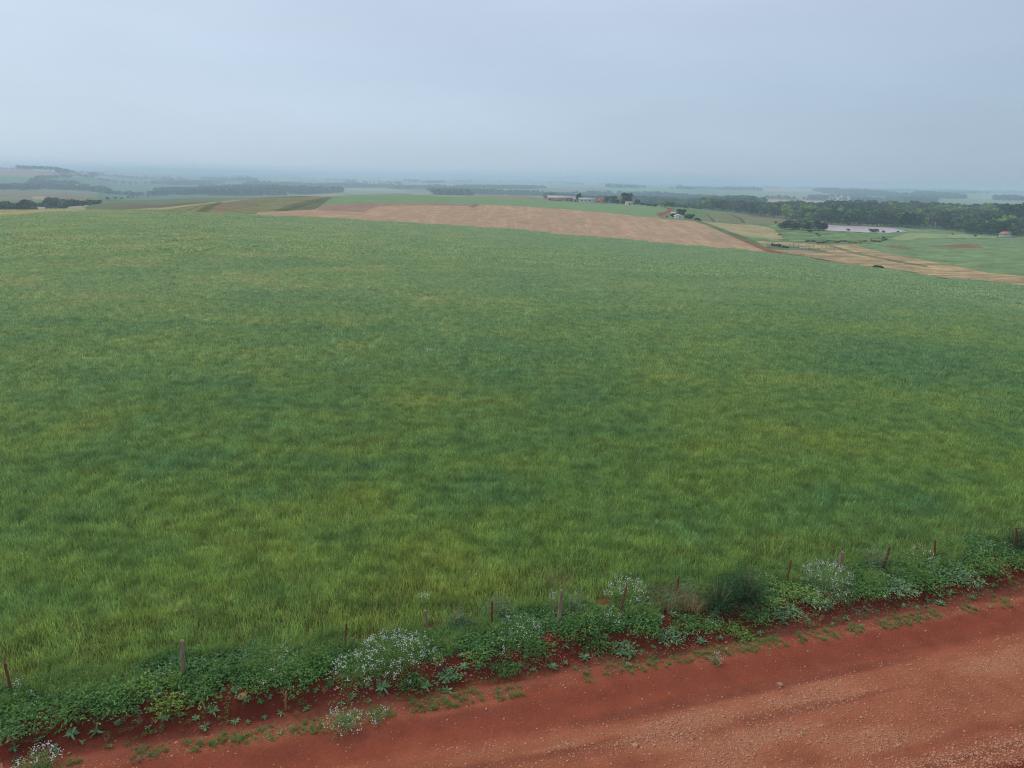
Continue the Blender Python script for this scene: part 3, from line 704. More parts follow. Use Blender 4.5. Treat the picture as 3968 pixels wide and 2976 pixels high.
M_BLUE = leaf_mat('bluegreen_leaf', (.11, .21, .085), (.20, .33, .15), (.31, .44, .23))
M_LEAF = leaf_mat('weed_leaf', (.060, .14, .040), (.11, .235, .06), (.19, .33, .10))
M_LIME = leaf_mat('yellowgreen_leaf', (.12, .19, .04), (.19, .29, .06), (.30, .38, .10))
M_DARKL = leaf_mat('shrub_leaf', (.030, .075, .030), (.052, .115, .045), (.085, .165, .065))
M_DRY = leaf_mat('dry_grass', (.20, .17, .08), (.32, .27, .13), (.45, .36, .20))
M_GRASSV = leaf_mat('verge_grass', (.13, .24, .05), (.22, .35, .08), (.36, .44, .15))
M_SAGE = leaf_mat('sage_leaf', (.10, .19, .085), (.17, .275, .12), (.26, .36, .18))
M_PETAL = leaf_mat('white_petal', (.52, .51, .54), (.68, .69, .68), (.78, .79, .74), transl=.2, objvar=.05)
VM = (M_BLUE, M_LEAF, M_LIME, M_DARKL, M_DRY, M_GRASSV, M_SAGE, M_PETAL)
IB, IL, IY, ID, IR, IG, IS, IP = range(8)
def obj_np(name, t, parent=None, mats=None):
    V, F, R = t[:3]; mi = t[3] if len(t) > 3 else None
    return link(name, mesh_np(name, V, F, mats=mats or VM, attrs={'rnd': ('POINT', 'FLOAT', R)}, midx=mi), parent)
def empty(name, loc, rz=0, sc=1.0):
    o = bpy.data.objects.new(name, None); col0.objects.link(o); o.location = loc; o.rotation_euler.z = rz; o.scale = (sc,)*3
    o.empty_display_size = .1; return o
def copy_tree(src, loc, rz, sc=1.0):
    o = src.copy(); col0.objects.link(o); o.location = loc; o.rotation_euler.z = rz; o.scale = (sc,)*3 if isinstance(sc, (int, float)) else sc
    for ch in src.children:
        c = ch.copy(); col0.objects.link(c); c.parent = o
    return o
S_ = 3968/2212.
# --- loose cover: unnamed low weeds, tufts and seedlings nobody could count
vs1 = [join((*leaves_, m)) for leaves_, m in [
    (dome(1, 70, .20, .20, .085, .036), IL), (dome(2, 60, .17, .14, .08, .034), IL), (dome(3, 70, .20, .24, .075, .03), IL),
    (dome(4, 50, .16, .10, .06, .026), IY), (rosette(5, 12, .09, .028), IB), (dome(6, 80, .22, .20, .08, .028), IB),
    (blades(60, .25, .15, .42, .010, lean=.6, seed=7, round_=True), IG), (blades(50, .22, .15, .40, .009, lean=.6, seed=8, round_=True), IR),
    (blades(70, .30, .18, .5, .010, lean=.5, seed=9, round_=True), IG)]]
def band(n, v0, v1, seed, umin=-19, umax=24):
    g = np.random.default_rng(seed); u = g.uniform(umin, umax, n); v = g.uniform(v0, v1, n); return u, v, g
u, v, g = band(12500, 15.95, 17.75, 5)
edge = 16.22+(fbm(u/2.2, v*0+3.1, 21, 3)-0.5)*0.7+(fbm(u/.8, v*0, 99, 2)-.5)*1.2
k = (v > edge-.05) & (v < edge+1.2+.5*(fbm(u/1.1, v*0+9, 100, 2)-.5))
u, v, edge = u[k], v[k], edge[k]; x, y = xy(u, v); z = znear(x, y)
fr = np.clip((v-edge)/1.3, 0, 1); c = g.uniform(0, 1, len(u)); big = fbm(u/1.3, v, 101, 2)
which = np.where(fr > .8, g.choice([6, 8, 2, 0, 5], len(u)), np.where(big > .55, g.choice([0, 1, 2, 5], len(u)), g.choice([1, 5, 2, 2, 6, 0], len(u))))
which = np.where((fr < .12) & (c < .5), g.choice([3, 4, 4], len(u)), which)
P1 = np.stack([x, y, z], -1); s1 = g.uniform(.6, 1.35, len(u))*(.75+.5*big)
# sparse seedlings on the bank and the line of tufts beside the road
u2, v2, g2 = band(2300, 15.15, 16.35, 6); k = fbm(u2/1.5, v2/.5, 103, 3) > .50-.10*sstep(0, 8, u2); u2, v2 = u2[k], v2[k]
u3, v3, g3 = band(3400, 14.45, 15.0, 8); v3 = 14.78+(v3-14.72)*.9+(fbm(u3/2.5, u3*0, 105, 2)-.5)*.25; k = fbm(u3/.55, u3*0+4, 107, 3) > .445; u3, v3 = u3[k], v3[k]
x2, y2 = xy(np.concatenate([u2, u3]), np.concatenate([v2, v3])); n2_, n3_ = len(u2), len(u3)
P2 = np.stack([x2, y2, znear(x2, y2)], -1)
w2 = np.concatenate([g2.choice([3, 4, 3, 7], n2_, p=[.4, .3, .2, .1]), g3.choice([3, 6, 4, 7, 0], n3_, p=[.25, .2, .3, .15, .1])])
s2 = np.concatenate([g2.uniform(.2, .6, n2_), g3.uniform(.16, .45, n3_)])
PP = np.concatenate([P1, P2]); k = inframe(PP[:, 0], PP[:, 1], PP[:, 2])
scatter('roadside_weeds', PP[k], rng.uniform(0, 6.28, k.sum()), np.concatenate([s1, s2])[k], np.concatenate([which, w2])[k], vs1, VM,
        'tangle of low green weeds and grass tufts along the bank')
print('weeds', k.sum())

# --- gravel
def pebble(seed, flat=.6):
    g = np.random.default_rng(seed); L = [-1, 0, 1]; pts = {}; V = []; F = []
    def vid(p):
        if p not in pts: pts[p] = len(V); V.append(p)
        return pts[p]
    for ax in range(3):
        for s in (-1, 1):
            for a in (-1, 0):
                for b in (-1, 0):
                    qd = []
                    for (da, db) in ((0, 0), (1, 0), (1, 1), (0, 1)):
                        p = [0, 0, 0]; p[ax] = s; p[(ax+1) % 3] = a+da; p[(ax+2) % 3] = b+db; qd.append(vid(tuple(p)))
                    F.append(qd if s > 0 else qd[::-1])
    V = np.array(V, float); V /= np.linalg.norm(V, axis=1, keepdims=True)**.75
    V *= 1+g.uniform(-.28, .28, (len(V), 1)); V = V@np.diag([g.uniform(.8, 1.3), g.uniform(.7, 1.), flat*g.uniform(.7, 1.2)])
    V[:, 2] += .25
    return V*.5, np.array(F), np.full(len(V), g.uniform(0, 1)), None
M_STONE, nt, o = mat_new('gravel_stone'); p = position(nt)
a = nt.nodes.new('ShaderNodeTexWhiteNoise'); nt.links.new(vscale(nt, p, (9, 9, 9)), a.inputs[0])
nn = noise(nt, 9, 3, .7, p)
diffuse(nt, o, ramp_node(nt, [(.3, (.30, .12, .07)), (.5, (.42, .20, .12)), (.7, (.50, .28, .175))], nn), bump=noise(nt, 50, 3, .6, p), bstr=.4, bdist=.01)
g = np.random.default_rng(31)
u = g.uniform(-17, 22, 420000); v = g.uniform(8.6, 16.6, 420000)
vw_ = v+(fbm(u/3.5, v*.8, 60, 3)-.5)*.7
dens = sstep(13.5, 12.7, vw_)*(.16+.84*sstep(.40, .60, fbm(u/5, v/.9, 61, 4)))*(1-.85*sstep(.52, .66, fbm(u/3.2, v/.7, 62, 4)))
dens = np.maximum(dens, .35*sstep(-2, 6, u)*sstep(15.1, 15.3, v)*sstep(16.4, 16.0, v)*sstep(.42, .62, fbm(u/2, v, 111, 3)))
dens = np.maximum(dens, .22*np.exp(-((v-14.72)/.16)**2)*sstep(.35, .6, fbm(u/1.0, v*2, 113, 3)))
dens = np.maximum(dens, .012*(v < 15.6)); dens = np.maximum(dens, .6*sstep(10.6, 10.1, v)*sstep(2, 6, u)*(v > 9.6))
k = g.uniform(0, 1, len(u)) < dens*.85; u, v = u[k], v[k]; x, y = xy(u, v); z = znear(x, y); k = inframe(x, y, z); x, y, z, u, v = x[k], y[k], z[k], u[k], v[k]
s = g.gamma(2.2, .011, len(x))+.012; s = np.clip(s*.72, .010, .09)*(1+.2*(v < 10.8)*(u > 2))
print('stones', len(x))
scatter('gravel', np.stack([x, y, z-.1*s], -1), g.uniform(0, 6.28, len(x)), s, g.integers(0, 5, len(x)), [pebble(200+i) for i in range(5)], (M_STONE,),
        'loose pale orange gravel scattered over the red road')

# --- rocks one can point to
def rock(px, py, size, label, seed):
    x, y, z = near_hit(px, py); V, F, R, _ = pebble(seed, .8); g = np.random.default_rng(seed)
    o = link('rock', mesh_np('rock', V*size, F, mats=(M_STONE,), attrs={'rnd': ('POINT', 'FLOAT', R)}))
    md = o.modifiers.new('soft', 'SUBSURF'); md.levels = md.render_levels = 1
    o.location = (x, y, z-.02); o.rotation_euler.z = g.uniform(0, 6); tag(o, label, 'rock', 'rocks on the roadside bank')
rock(938, 2688, .26, 'large round orange rock on the bank just below the leafy weeds', 3)
rock(36, 2862, .13, 'pale orange rock beside the leafy weeds at the left edge', 4)
rock(1643, 2632, .10, 'small pale rock on the bank right of the biggest white flowering bush', 5)
rock(1655, 2598, .08, 'smaller flat rock just above the small pale rock on the bank', 6)
rock(2743, 2400, .12, 'reddish rock among rosettes below the dark round shrubs', 7)
rock(2430, 2478, .10, 'small orange rock at the foot of the leafy clumps near the road', 8)
rock(3022, 2655, .16, 'flattened rock on the gravel of the road, far from the bank', 9)
rock(2462, 2890, .17, 'square pale rock in the gravel near the bottom of the picture', 10)
rock(1310, 2905-20, .07, 'small orange stone alone on the red wheel track', 11)
rock(684, 2878, .09, 'orange stone at the foot of the dark red cut', 12)
rock(3330, 2408, .12, 'pale orange rock at the foot of the bank, right of the flowering bush', 13)

# --- fence posts
M_WOODP, nt, o = mat_new('weathered_wood'); p = nt.nodes.new('ShaderNodeTexCoord').outputs['Object']
n1 = noise(nt, 5, 5, .7, vscale(nt, p, (8, 8, .7)))
diffuse(nt, o, ramp_node(nt, [(.3, (.10, .065, .045)), (.5, (.27, .20, .14)), (.75, (.40, .32, .25))], n1), bump=n1, bstr=.8, bdist=.02)
M_RUST, nt, o = mat_new('dark_red_wood'); p = nt.nodes.new('ShaderNodeTexCoord').outputs['Object']
n1 = noise(nt, 6, 5, .7, vscale(nt, p, (6, 6, .8)))
diffuse(nt, o, ramp_node(nt, [(.3, (.09, .038, .026)), (.55, (.20, .078, .05)), (.8, (.32, .17, .12))], n1), bump=n1, bstr=.8, bdist=.02)
def tube(rings, n=10, cap=True):
    """rings: list of (centre, radius); returns verts, quads, tris"""
    V = []; F4 = []; F3 = []
    for c, r in rings:
        for k in range(n):
            t = 2*math.pi*k/n; V.append((c[0]+math.cos(t)*r*(1+.08*math.sin(3*t)), c[1]+math.sin(t)*r, c[2]))
    for i in range(len(rings)-1):
        for k in range(n): F4.append((i*n+k, i*n+(k+1) % n, (i+1)*n+(k+1) % n, (i+1)*n+k))
    if cap:
        V.append(tuple(rings[-1][0])); m = len(V)-1; b = (len(rings)-1)*n
        for k in range(n): F3.append((b+k, b+(k+1) % n, m))
    return V, F4, F3
POSTS = [(22, 1485, 10, 1433, .035, 1, 'short dark red fence stake leaning left at the left edge of the field'),
 (396, 1447, 393, 1384, .066, 0, 'thick grey weathered fence post left of all other wooden posts, with a hollow top'),
 (745, 1386, 748, 1348, .030, 1, 'thin dark stake standing above the biggest white flowering bush'),
 (921, 1345, 919, 1319, .050, 2, 'short grey stump of a post half sunk in weeds under a sprig of flowers'),
 (1062, 1340, 1063, 1299, .034, 1, 'rusty brown stake in front of a dead grey branch, left of a wooden post'),
 (1208, 1337, 1213, 1275, .062, 0, 'tall wooden fence post in the middle of the row, with dried flowers beside it'),
 (1341, 1318, 1354, 1266, .034, 1, 'red stake leaning right in front of white flowers'),
 (1461, 1278, 1466, 1247, .034, 1, 'reddish stake standing in dry straw coloured grass'),
 (1701, 1249, 1709, 1211, .032, 1, 'brown stake leaning right between the dark shrubs and a flowering bush'),
 (1816, 1230, 1820, 1193, .066, 0, 'pale wooden fence post behind the flowering bush at the right of the row'),
 (1911, 1222, 1922, 1181, .040, 1, 'dark spotted stake leaning right beside a grey green bush'),
 (2019, 1203, 2020, 1167, .036, 1, 'upright brown stake near the right end of the fence, in dark weeds'),
 (2191, 1180, 2196, 1141, .036, 1, 'rusty spotted stake before a dark bush at the right edge')]
for i, (bx, by, tx, ty, rad, kind, lab) in enumerate(POSTS):
    bx, by, tx, ty = bx*S_, by*S_, tx*S_, ty*S_
    d = pray(bx, by); t = (.22-HC)/d[2]; B = np.array([0, 0, HC])+d*t
    dv = float(B[:2]@EV); d2 = pray(tx, ty); t2 = dv/float(d2[:2]@EV); T = np.array([0, 0, HC])+d2*t2
    ax = T-B; B0 = B-ax*((B[2]+.15)/ax[2]); g = np.random.default_rng(i)
    root = (float(B0[0]), float(B0[1]), float(B0[2])); Lv = T-B0; rings = []
    for q_ in np.linspace(0, 1, 9):
        r = rad*.88*(1.08-.16*q_)*(1+g.uniform(-.07, .07)); w = g.uniform(-.006, .006, 2)
        rings.append(((Lv[0]*q_+w[0], Lv[1]*q_+w[1], Lv[2]*q_), r))
    rings += [((Lv[0], Lv[1], Lv[2]+rad*.12), rad*.82), ((Lv[0], Lv[1], Lv[2]-rad*(.35 if kind == 0 else .0)), rad*.42)]
    V, F4, F3 = tube(rings)
    o = link('fence_post', mesh_np('fence_post', V, F4, F3, mats=(M_RUST if kind == 1 else M_WOODP,))); o.location = root
    tag(o, lab, 'fence post', 'posts of the old roadside fence')
# forked dry stake on the bank
x, y, z = near_hit(1107, 2745)
V, F4, F3 = tube([((0, 0, -.05), .028), ((.0, .02, .2), .026), ((.015, .03, .38), .030), ((.04, .03, .5), .02)], 8)
V2, G4, G3 = tube([((.01, .03, .34), .022), ((-.04, .03, .44), .02), ((-.07, .02, .50), .014)], 8); k = len(V)
M_ORW, nt, o = mat_new('orange_wood'); diffuse(nt, o, (.33, .15, .075))
o = link('broken_stake', mesh_np('broken_stake', V+V2, F4+[tuple(a+k for a in f) for f in G4], F3+[tuple(a+k for a in f) for f in G3], mats=(M_ORW,)))
o.location = (x, y, z); tag(o, 'broken orange forked stake standing in the bare red bank', 'stake')

# --- bushes with white flowers, shrubs, leafy clumps: each a plant of its own
def flower_bush(ox, oy, w, h, dens, lab, seed, leaf=IL, base='flowering_bush', dry=False):
    x, y, z = near_hit(ox*S_, oy*S_); dist = math.hypot(math.hypot(x, y), HC-z); R = w*S_/2900*dist/2
    root = empty(base, (x, y, z)); ns = max(10, int(dens*R*R*140)); st, top = stems(seed, ns, R, h)
    obj_np('stems', (*st, np.full(len(st[1]), IR if dry else IG)), root)
    dm = dome(seed+1, int(1900*R*R*h/.6)+90, R*.92, h*.8, .065, .020, up=.7, shell=.3, lump=.35); dm2 = dome(seed+5, int(1500*R*R*h/.6)+60, R, h*.95, .05, .010, up=.9, shell=.4)
    obj_np('foliage', join((*dm, leaf), (*dm2, IG if not dry else IR)), root)
    g = np.random.default_rng(seed+2); k_ = g.integers(1, 9, len(top)); cs = np.repeat(top, k_, 0); cs = cs+g.normal(0, 1, (len(cs), 3))*[.034, .034, .03]-[0, 0, .02]
    fl = petals(seed+3, cs, .026); obj_np('blossoms', (*fl, np.full(len(fl[1]), IP)), root)
    tag(root, lab, 'flowering bush', 'white flowering weeds along the verge'); return root
flower_bush(845, 1445, 150, .80, 1.25, 'biggest mound of white flowers, right behind the thin dark stake', 300)
flower_bush(765, 1478, 105, .60, 1.1, 'white flowering mound hanging over the bank at the left of the biggest one', 310)
flower_bush(905, 1418, 70, .65, .9, 'looser white flowering bush at the right shoulder of the biggest mound', 320)
flower_bush(1352, 1305, 100, .80, 1.3, 'white flowering bush behind the red stake leaning right', 330)
flower_bush(1322, 1345, 58, .35, 1.0, 'low lilac white flowering tuft in front of the red leaning stake', 340)
flower_bush(1782, 1265, 110, .70, 1.3, 'round white flowering bush in front of the pale wooden post', 350, leaf=IS)
flower_bush(1808, 1292, 62, .35, .7, 'low grey green flowering tuft under the pale wooden post', 355, leaf=IS)
flower_bush(742, 1568, 84, .42, 1.2, 'white flowering bush growing alone on the edge of the red road', 360, leaf=IS)
flower_bush(815, 1552, 55, .22, .35, 'sparse white flowers right beside the lone roadside bush', 365, leaf=IS)
flower_bush(85, 1655, 78, .40, 1.2, 'white flowering tuft at the bottom left corner by the road', 370, leaf=IS)
flower_bush(585, 1498, 38, .34, 1.2, 'small lilac white flower tuft above the bare bank left of the broken stake', 380)
flower_bush(1115, 1385, 120, .55, .5, 'leafy bush with few white flowers, left of the tall wooden post', 390)
flower_bush(1192, 1325, 42, .65, .8, 'dried flower stalks leaning on the tall wooden post', 400, dry=True)
flower_bush(947, 1428, 44, .30, 1.0, 'small yellow green tuft with white flowers at the right of the biggest mound', 410, leaf=IY)
flower_bush(1655, 1265, 44, .45, .7, 'small white flower sprays right of the dark round shrubs', 420)
flower_bush(1980, 1215, 80, .50, .45, 'faint white flowers between two stakes at the right end', 430)
flower_bush(42, 1512, 50, .50, .5, 'few white flowers at the left edge beside the leaning stake', 440, leaf=IL)
flower_bush(915, 1315, 28, .55, 1.0, 'sprig of white flowers over the short grey stump', 450)
flower_bush(1250, 1350, 60, .38, .25, 'weeds with a handful of white flowers right of the tall wooden post', 455)
flower_bush(1545, 1432, 30, .30, .9, 'thin white flower stalks alone beside the wheel track', 460, leaf=IS)
flower_bush(1540, 1345, 62, .16, .35, 'low creeping plant with tiny white flowers below the dark shrubs', 465, leaf=IY)

def shrub(ox, oy, w, h, lab, seed, leaf=ID, name='shrub', n=10000):
    x, y, z = near_hit(ox*S_, oy*S_); dist = math.hypot(math.hypot(x, y), HC-z); R = w*S_/2900*dist/2
    root = empty(name, (x, y, z)); st, top = stems(seed, 40, R*.9, h*.9, .012)
    obj_np('stems', (*st, np.full(len(st[1]), IR)), root)
    a = dome(seed, int(n*R*R), R*1.0, h*.9, .06, .028, up=.6, shell=.35, lump=.9)
    obj_np('foliage', (*a, np.full(len(a[1]), leaf)), root)
    tag(root, lab, 'shrub', 'shrubs behind the fence line'); return root
shrub(1548, 1312, 82, .95, 'dark green round shrub, the nearer and left one of a pair', 500)
shrub(1607, 1292, 105, 1.1, 'larger dark green shrub, the farther one of the pair', 510)
shrub(2198, 1185, 60, 1.1, 'dark bush cut off by the right edge of the picture', 520)
shrub(1889, 1228, 62, .75, 'pale grey green bush left of the dark spotted stake', 530, leaf=IS)
shrub(990, 1355, 60, .65, 'grey green bush between the short stump and the rusty stake', 540, leaf=IS)
shrub(1075, 1330, 75, .6, 'grey twiggy bush around the rusty stake', 550, leaf=IS)
shrub(1245, 1325, 70, .6, 'grey green bush right behind the tall wooden post', 560, leaf=IS)

def clump(ox, oy, w, h, lab, seed, leaf=IL, L=.092, W=.033, n=1900, name='leafy_bush'):
    x, y, z = near_hit(ox*S_, oy*S_); dist = math.hypot(math.hypot(x, y), HC-z); R = w*S_/2900*dist/2
    a = dome(seed, int(n*R*R)+60, R, h*.85, L, W, up=.5, shell=.35, lump=.5, seg=3, droop=.4)
    o = obj_np(name, (*a, np.full(len(a[1]), leaf))); o.location = (x, y, z-.02)
    tag(o, lab, 'weed', 'leafy weeds on top of the bank'); return o
CLUMPS = [(170, 1545, 100, .55, IL, 'dark green leafy mound, left half of the wide one left of the grey post'),
 (255, 1530, 110, .60, IL, 'dark green leafy mound, right half of the wide one left of the grey post'),
 (55, 1560, 100, .50, IL, 'dark leafy mound at the left edge above the road'),
 (35, 1582, 60, .22, IB, 'pale blue green rosettes at the foot of the mound on the left edge'),
 (365, 1528, 78, .42, IY, 'yellow green bushy weed hanging over the bare bank'),
 (440, 1500, 90, .42, IL, 'green leafy clump right of the yellow green weed'),
 (400, 1470, 70, .35, IL, 'green leafy clump at the foot of the thick grey post'),
 (545, 1475, 105, .50, IL, 'dark green leafy clump between the grey post and the white flowers'),
 (640, 1465, 110, .55, IL, 'dark green leafy clump touching the left side of the white flowers'),
 (610, 1425, 100, .45, IB, 'blue green weeds behind the dark leafy clumps, at the crop edge'),
 (895, 1475, 70, .32, IL, 'dark leafy clump under the right side of the biggest flower mound'),
 (965, 1455, 70, .26, IB, 'blue green leaves spilling on the bank right of the flower mound'),
 (1035, 1420, 90, .42, IL, 'bright green leafy clump below the rusty stake'),
 (1090, 1440, 80, .30, IL, 'leafy clump low on the bank below the few flowered bush'),
 (1160, 1400, 80, .36, IL, 'green leafy clump below the tall wooden post'),
 (1000, 1395, 62, .5, IL, 'tall leafy stalk with long pointed leaves, right of the short stump'),
 (1225, 1385, 85, .36, IL, 'dark green clump right below the tall wooden post'),
 (1285, 1395, 80, .36, IL, 'dark green ferny clump left of a bare gap in the bank'),
 (1350, 1400, 70, .24, IB, 'blue green leaves at the edge of the bare red cut, middle of the row'),
 (1390, 1350, 95, .38, IL, 'bright green clump right of the red leaning stake'),
 (1440, 1370, 85, .28, IB, 'large blue green rosette plant in the middle of the bank'),
 (1480, 1352, 80, .24, IL, 'low green clump below the dry straw coloured grass'),
 (1690, 1280, 90, .42, IG, 'grassy green tuft below the brown leaning stake'),
 (1880, 1270, 90, .34, IL, 'green leafy clump under the grey green bush at the right'),
 (1925, 1262, 95, .30, IB, 'blue green clump below the dark spotted stake'),
 (1990, 1250, 110, .40, IL, 'dark leafy clump under the faint white flowers'),
 (2060, 1240, 95, .36, IB, 'blue green clump below the upright brown stake'),
 (2120, 1222, 95, .42, IL, 'dark leafy clump left of the stake at the right edge'),
 (2185, 1212, 70, .32, IL, 'leafy clump touching the right edge above the bank'),
 (1520, 1345, 80, .30, IL, 'bright green clump left below the dark shrubs'), (1575, 1352, 80, .20, IY, 'low creeping yellow green mat below the dark shrubs'),
 (1625, 1335, 80, .26, IL, 'green clump right below the dark shrubs'), (1668, 1322, 60, .22, IB, 'pale rosette clump between the dark shrubs and the brown stake'),
 (1700, 1318, 70, .26, IB, 'pale blue green clump below the grassy tuft'), (1755, 1312, 70, .24, IB, 'pale clump left below the round white flowering bush'),
 (1840, 1290, 80, .30, IL, 'green clump just right of the round white flowering bush'), (1655, 1300, 70, .35, IG, 'grassy tuft right behind the pale rosette clump'),
 (1745, 1285, 80, .36, IG, 'grassy tuft left of the round white flowering bush'), (1610, 1370, 60, .15, IY, 'flat creeping weed low on the bank below the shrubs'),
 (480, 1455, 80, .5, IL, 'dark leafy clump right of the thick grey post'), (690, 1450, 80, .55, IL, 'dark leafy clump at the back left of the flower mound'),
 (320, 1490, 90, .45, IG, 'bent grassy clump between the mound and the grey post'), (1120, 1365, 90, .5, IL, 'dark leafy clump between the rusty stake and the tall post'),
 (1270, 1350, 90, .5, IL, 'tall dark leafy clump right of the tall wooden post')]
for i, (ox, oy, w, h, lf, lab) in enumerate(CLUMPS): clump(ox, oy, w, h, lab, 600+i*3, lf)
for i, (ox, oy, w, h, lab) in enumerate([(1440, 1300, 90, .55, 'tuft of dry straw coloured grass left of the reddish stake'),
      (1492, 1305, 70, .6, 'tuft of dry straw coloured grass right of the reddish stake'),
      (1205, 1268, 60, .5, 'pale dry grass tuft behind the tall wooden post'),
      (240, 1475, 110, .42, 'bent pale grass tuft behind the blue green mound')]):
    x, y, z = near_hit(ox*S_, oy*S_); R = w*S_/2900*math.hypot(math.hypot(x, y), HC)
    a = blades(int(420*R*R)+80, R, h*.5, h, .009, lean=.8, segs=3, seed=700+i, round_=True, droop=.8)
    o = obj_np('grass_tuft', (*a, np.full(len(a[1]), IR if i < 3 else IG))); o.location = (x, y, z); tag(o, lab, 'grass tuft', 'dry grass tufts at the fence')

# --- rosettes scattered on the bank
protos = [mesh_np('rosette_weed', *(lambda t: (t[0], t[1]))(rosette(800+i, n, L, W, (.05, .8))), mats=(M_BLUE,), attrs={'rnd': ('POINT', 'FLOAT', rosette(800+i, n, L, W, (.05, .8))[2])})
          for i, (n, L, W) in enumerate([(16, .13, .036), (22, .15, .034), (13, .11, .034), (26, .17, .04), (10, .12, .026)])]
protog = [m.copy() for m in protos]
for m in protog: m.materials[0] = M_LEAF
ros = [(1380+45, 2740-20, .8)]
g = np.random.default_rng(71); cand = []
for t in range(4200):
    u = g.uniform(-15.5, 21.5); top = 16.15+(float(fbm(np.array(u/2.2), np.array(3.1), 21, 3))-0.5)*0.7
    v = top-abs(g.normal(0, .42))+.12
    if v < 15.2: 
        if g.uniform() < .75: continue
        v = 14.8+g.normal(0, .1)
    x, y = xy(u, v)
    s = g.uniform(.65, 1.4)*(1 if v > 15.2 else .7)
    if any((x-a)**2+(y-b)**2 < (.14*(s+c))**2 for a, b, c in cand): continue
    px, py = proj(np.array([x, y, 0.]))
    if not (-10 < px < PW+10): continue
    cand.append((x, y, s))
    if len(cand) >= 290: break
cand.sort(key=lambda c: c[0])
where = [(330, 'near the left edge'), (700, 'below the yellow green bush'), (1060, 'by the round orange rock'), (1330, 'by the broken stake'), (1700, 'below the biggest flower mound'), (1950, 'below the rusty stake'), (2200, 'below the tall wooden post'),
         (2420, 'below the lilac flower tuft'), (2620, 'below the red stake'), (2850, 'below the dark shrubs'), (3050, 'below the grassy tuft'), (3260, 'below the round flower bush'), (3450, 'below the pale bush'), (3650, 'below the spotted stake'), (9999, 'near the right edge')]
for i, (x, y, s) in enumerate(cand):
    z = float(znear(x, y)); px, py = proj(np.array([x, y, z])); u, v = uv(x, y); green = g.uniform() < .25
    o = bpy.data.objects.new('rosette_weed', (protog if green else protos)[g.integers(0, 5)]); col0.objects.link(o)
    o.location = (x, y, z+.01); o.rotation_euler = (g.uniform(-.1, .3), g.uniform(-.15, .15), g.uniform(0, 6.28)); o.scale = (s,)*3
    wh = [w for lim, w in where if px < lim][0]
    lv = 'beside the road' if v < 15.1 else 'low on the bank' if v < 15.65 else 'mid bank' if v < 16.0 else 'at the weed edge'
    sz = 'tiny' if s < .8 else 'small' if s < 1.0 else 'medium' if s < 1.2 else 'large'
    tag(o, f"{sz} {'green' if green else 'pale'} rosette weed {lv} {wh}", 'rosette weed', 'rosette weeds on the roadside bank')

# ------------------------------------------------------------------ trees
def tree_crown(seed, nl=7, R=1.0, H=1.0, base=.25, n=800, leaf=.085, flat=1.0):
    """unit-size crown (height 1, radius about R*.5): several uneven lobes of leaf sprays with gaps between them"""
    g = np.random.default_rng(seed); Ls = []
    for k in range(nl):
        a = 2*math.pi*k/nl*1.0+g.uniform(-.6, .6); q_ = g.uniform(.15, .62)*R*.5 if k else 0
        hz = base+(1-base)*(.18+.62*((k*.618+g.uniform(-.1, .1)) % 1)) if k else base+(1-base)*.72
        Ls.append((math.cos(a)*q_, math.sin(a)*q_, hz, g.uniform(.17, .29)*(R*.5+.5)*flat))
    Ls = np.array(Ls); Ls[:, 2] = np.minimum(Ls[:, 2], 1-Ls[:, 3]*.55)
    w = Ls[:, 3]**2; k = g.choice(nl, n, p=w/w.sum()); c = Ls[k]
    d = g.normal(0, 1, (n, 3)); d /= np.linalg.norm(d, axis=1, keepdims=True); d[:, 2] = np.where(d[:, 2] < -.3, -d[:, 2], d[:, 2])
    rad = c[:, 3]*(g.uniform(.55, 1.08, n)); P = c[:, :3]+d*rad[:, None]*[1, 1, .8]
    nr = d+g.normal(0, .5, (n, 3)); nr /= np.linalg.norm(nr, axis=1, keepdims=True)
    t1 = np.cross(nr, g.normal(0, 1, (n, 3))); t1 /= np.linalg.norm(t1, axis=1, keepdims=True); t2 = np.cross(nr, t1)
    s = (leaf*g.uniform(.5, 1.25, n))[:, None]
    V = np.stack([P-t1*s, P-t2*s*.6, P+t1*s, P+t2*s*.6], 1).reshape(-1, 3); F = np.arange(n*4).reshape(-1, 4)
    lob = g.uniform(-.18, .18, nl)[k]
    return V, F, np.repeat(np.clip(g.uniform(.1, .9, n)+lob, 0, 1), 4), Ls
def tube_q(rings, n=6):
    V, F4, _ = tube(rings, n, cap=False); return np.array(V, float), np.array(F4)
def tree_wood(Ls, base=.25, r=.022, n=6):
    V, F = tube_q([((0, 0, -.04), r*1.5), ((.005, 0, .06), r*1.1), ((.01, .01, base+.1), r*.85), ((0, 0, .62), r*.4)], n); off = len(V)
    for L in Ls[:6]:
        z0 = base*.8+.06
        v, f = tube_q([((0, 0, z0), r*.6), ((L[0]*.5, L[1]*.5, (z0+L[2])*.5+.02), r*.38), ((L[0]*.95, L[1]*.95, L[2]), r*.15)], 5)
        V = np.concatenate([V, v]); F = np.concatenate([F, f+off]); off += len(v)
    return V, F, np.full(len(V), .5)
M_BARK, nt, o = mat_new('bark'); diffuse(nt, o, (.13, .10, .08))
M_BARKP, nt, o = mat_new('pale_bark'); diffuse(nt, o, (.38, .34, .30))
def crown_mat(name, c1, c2, c3, ov=.42): return leaf_mat(name, c1, c2, c3, transl=.18, objvar=ov)
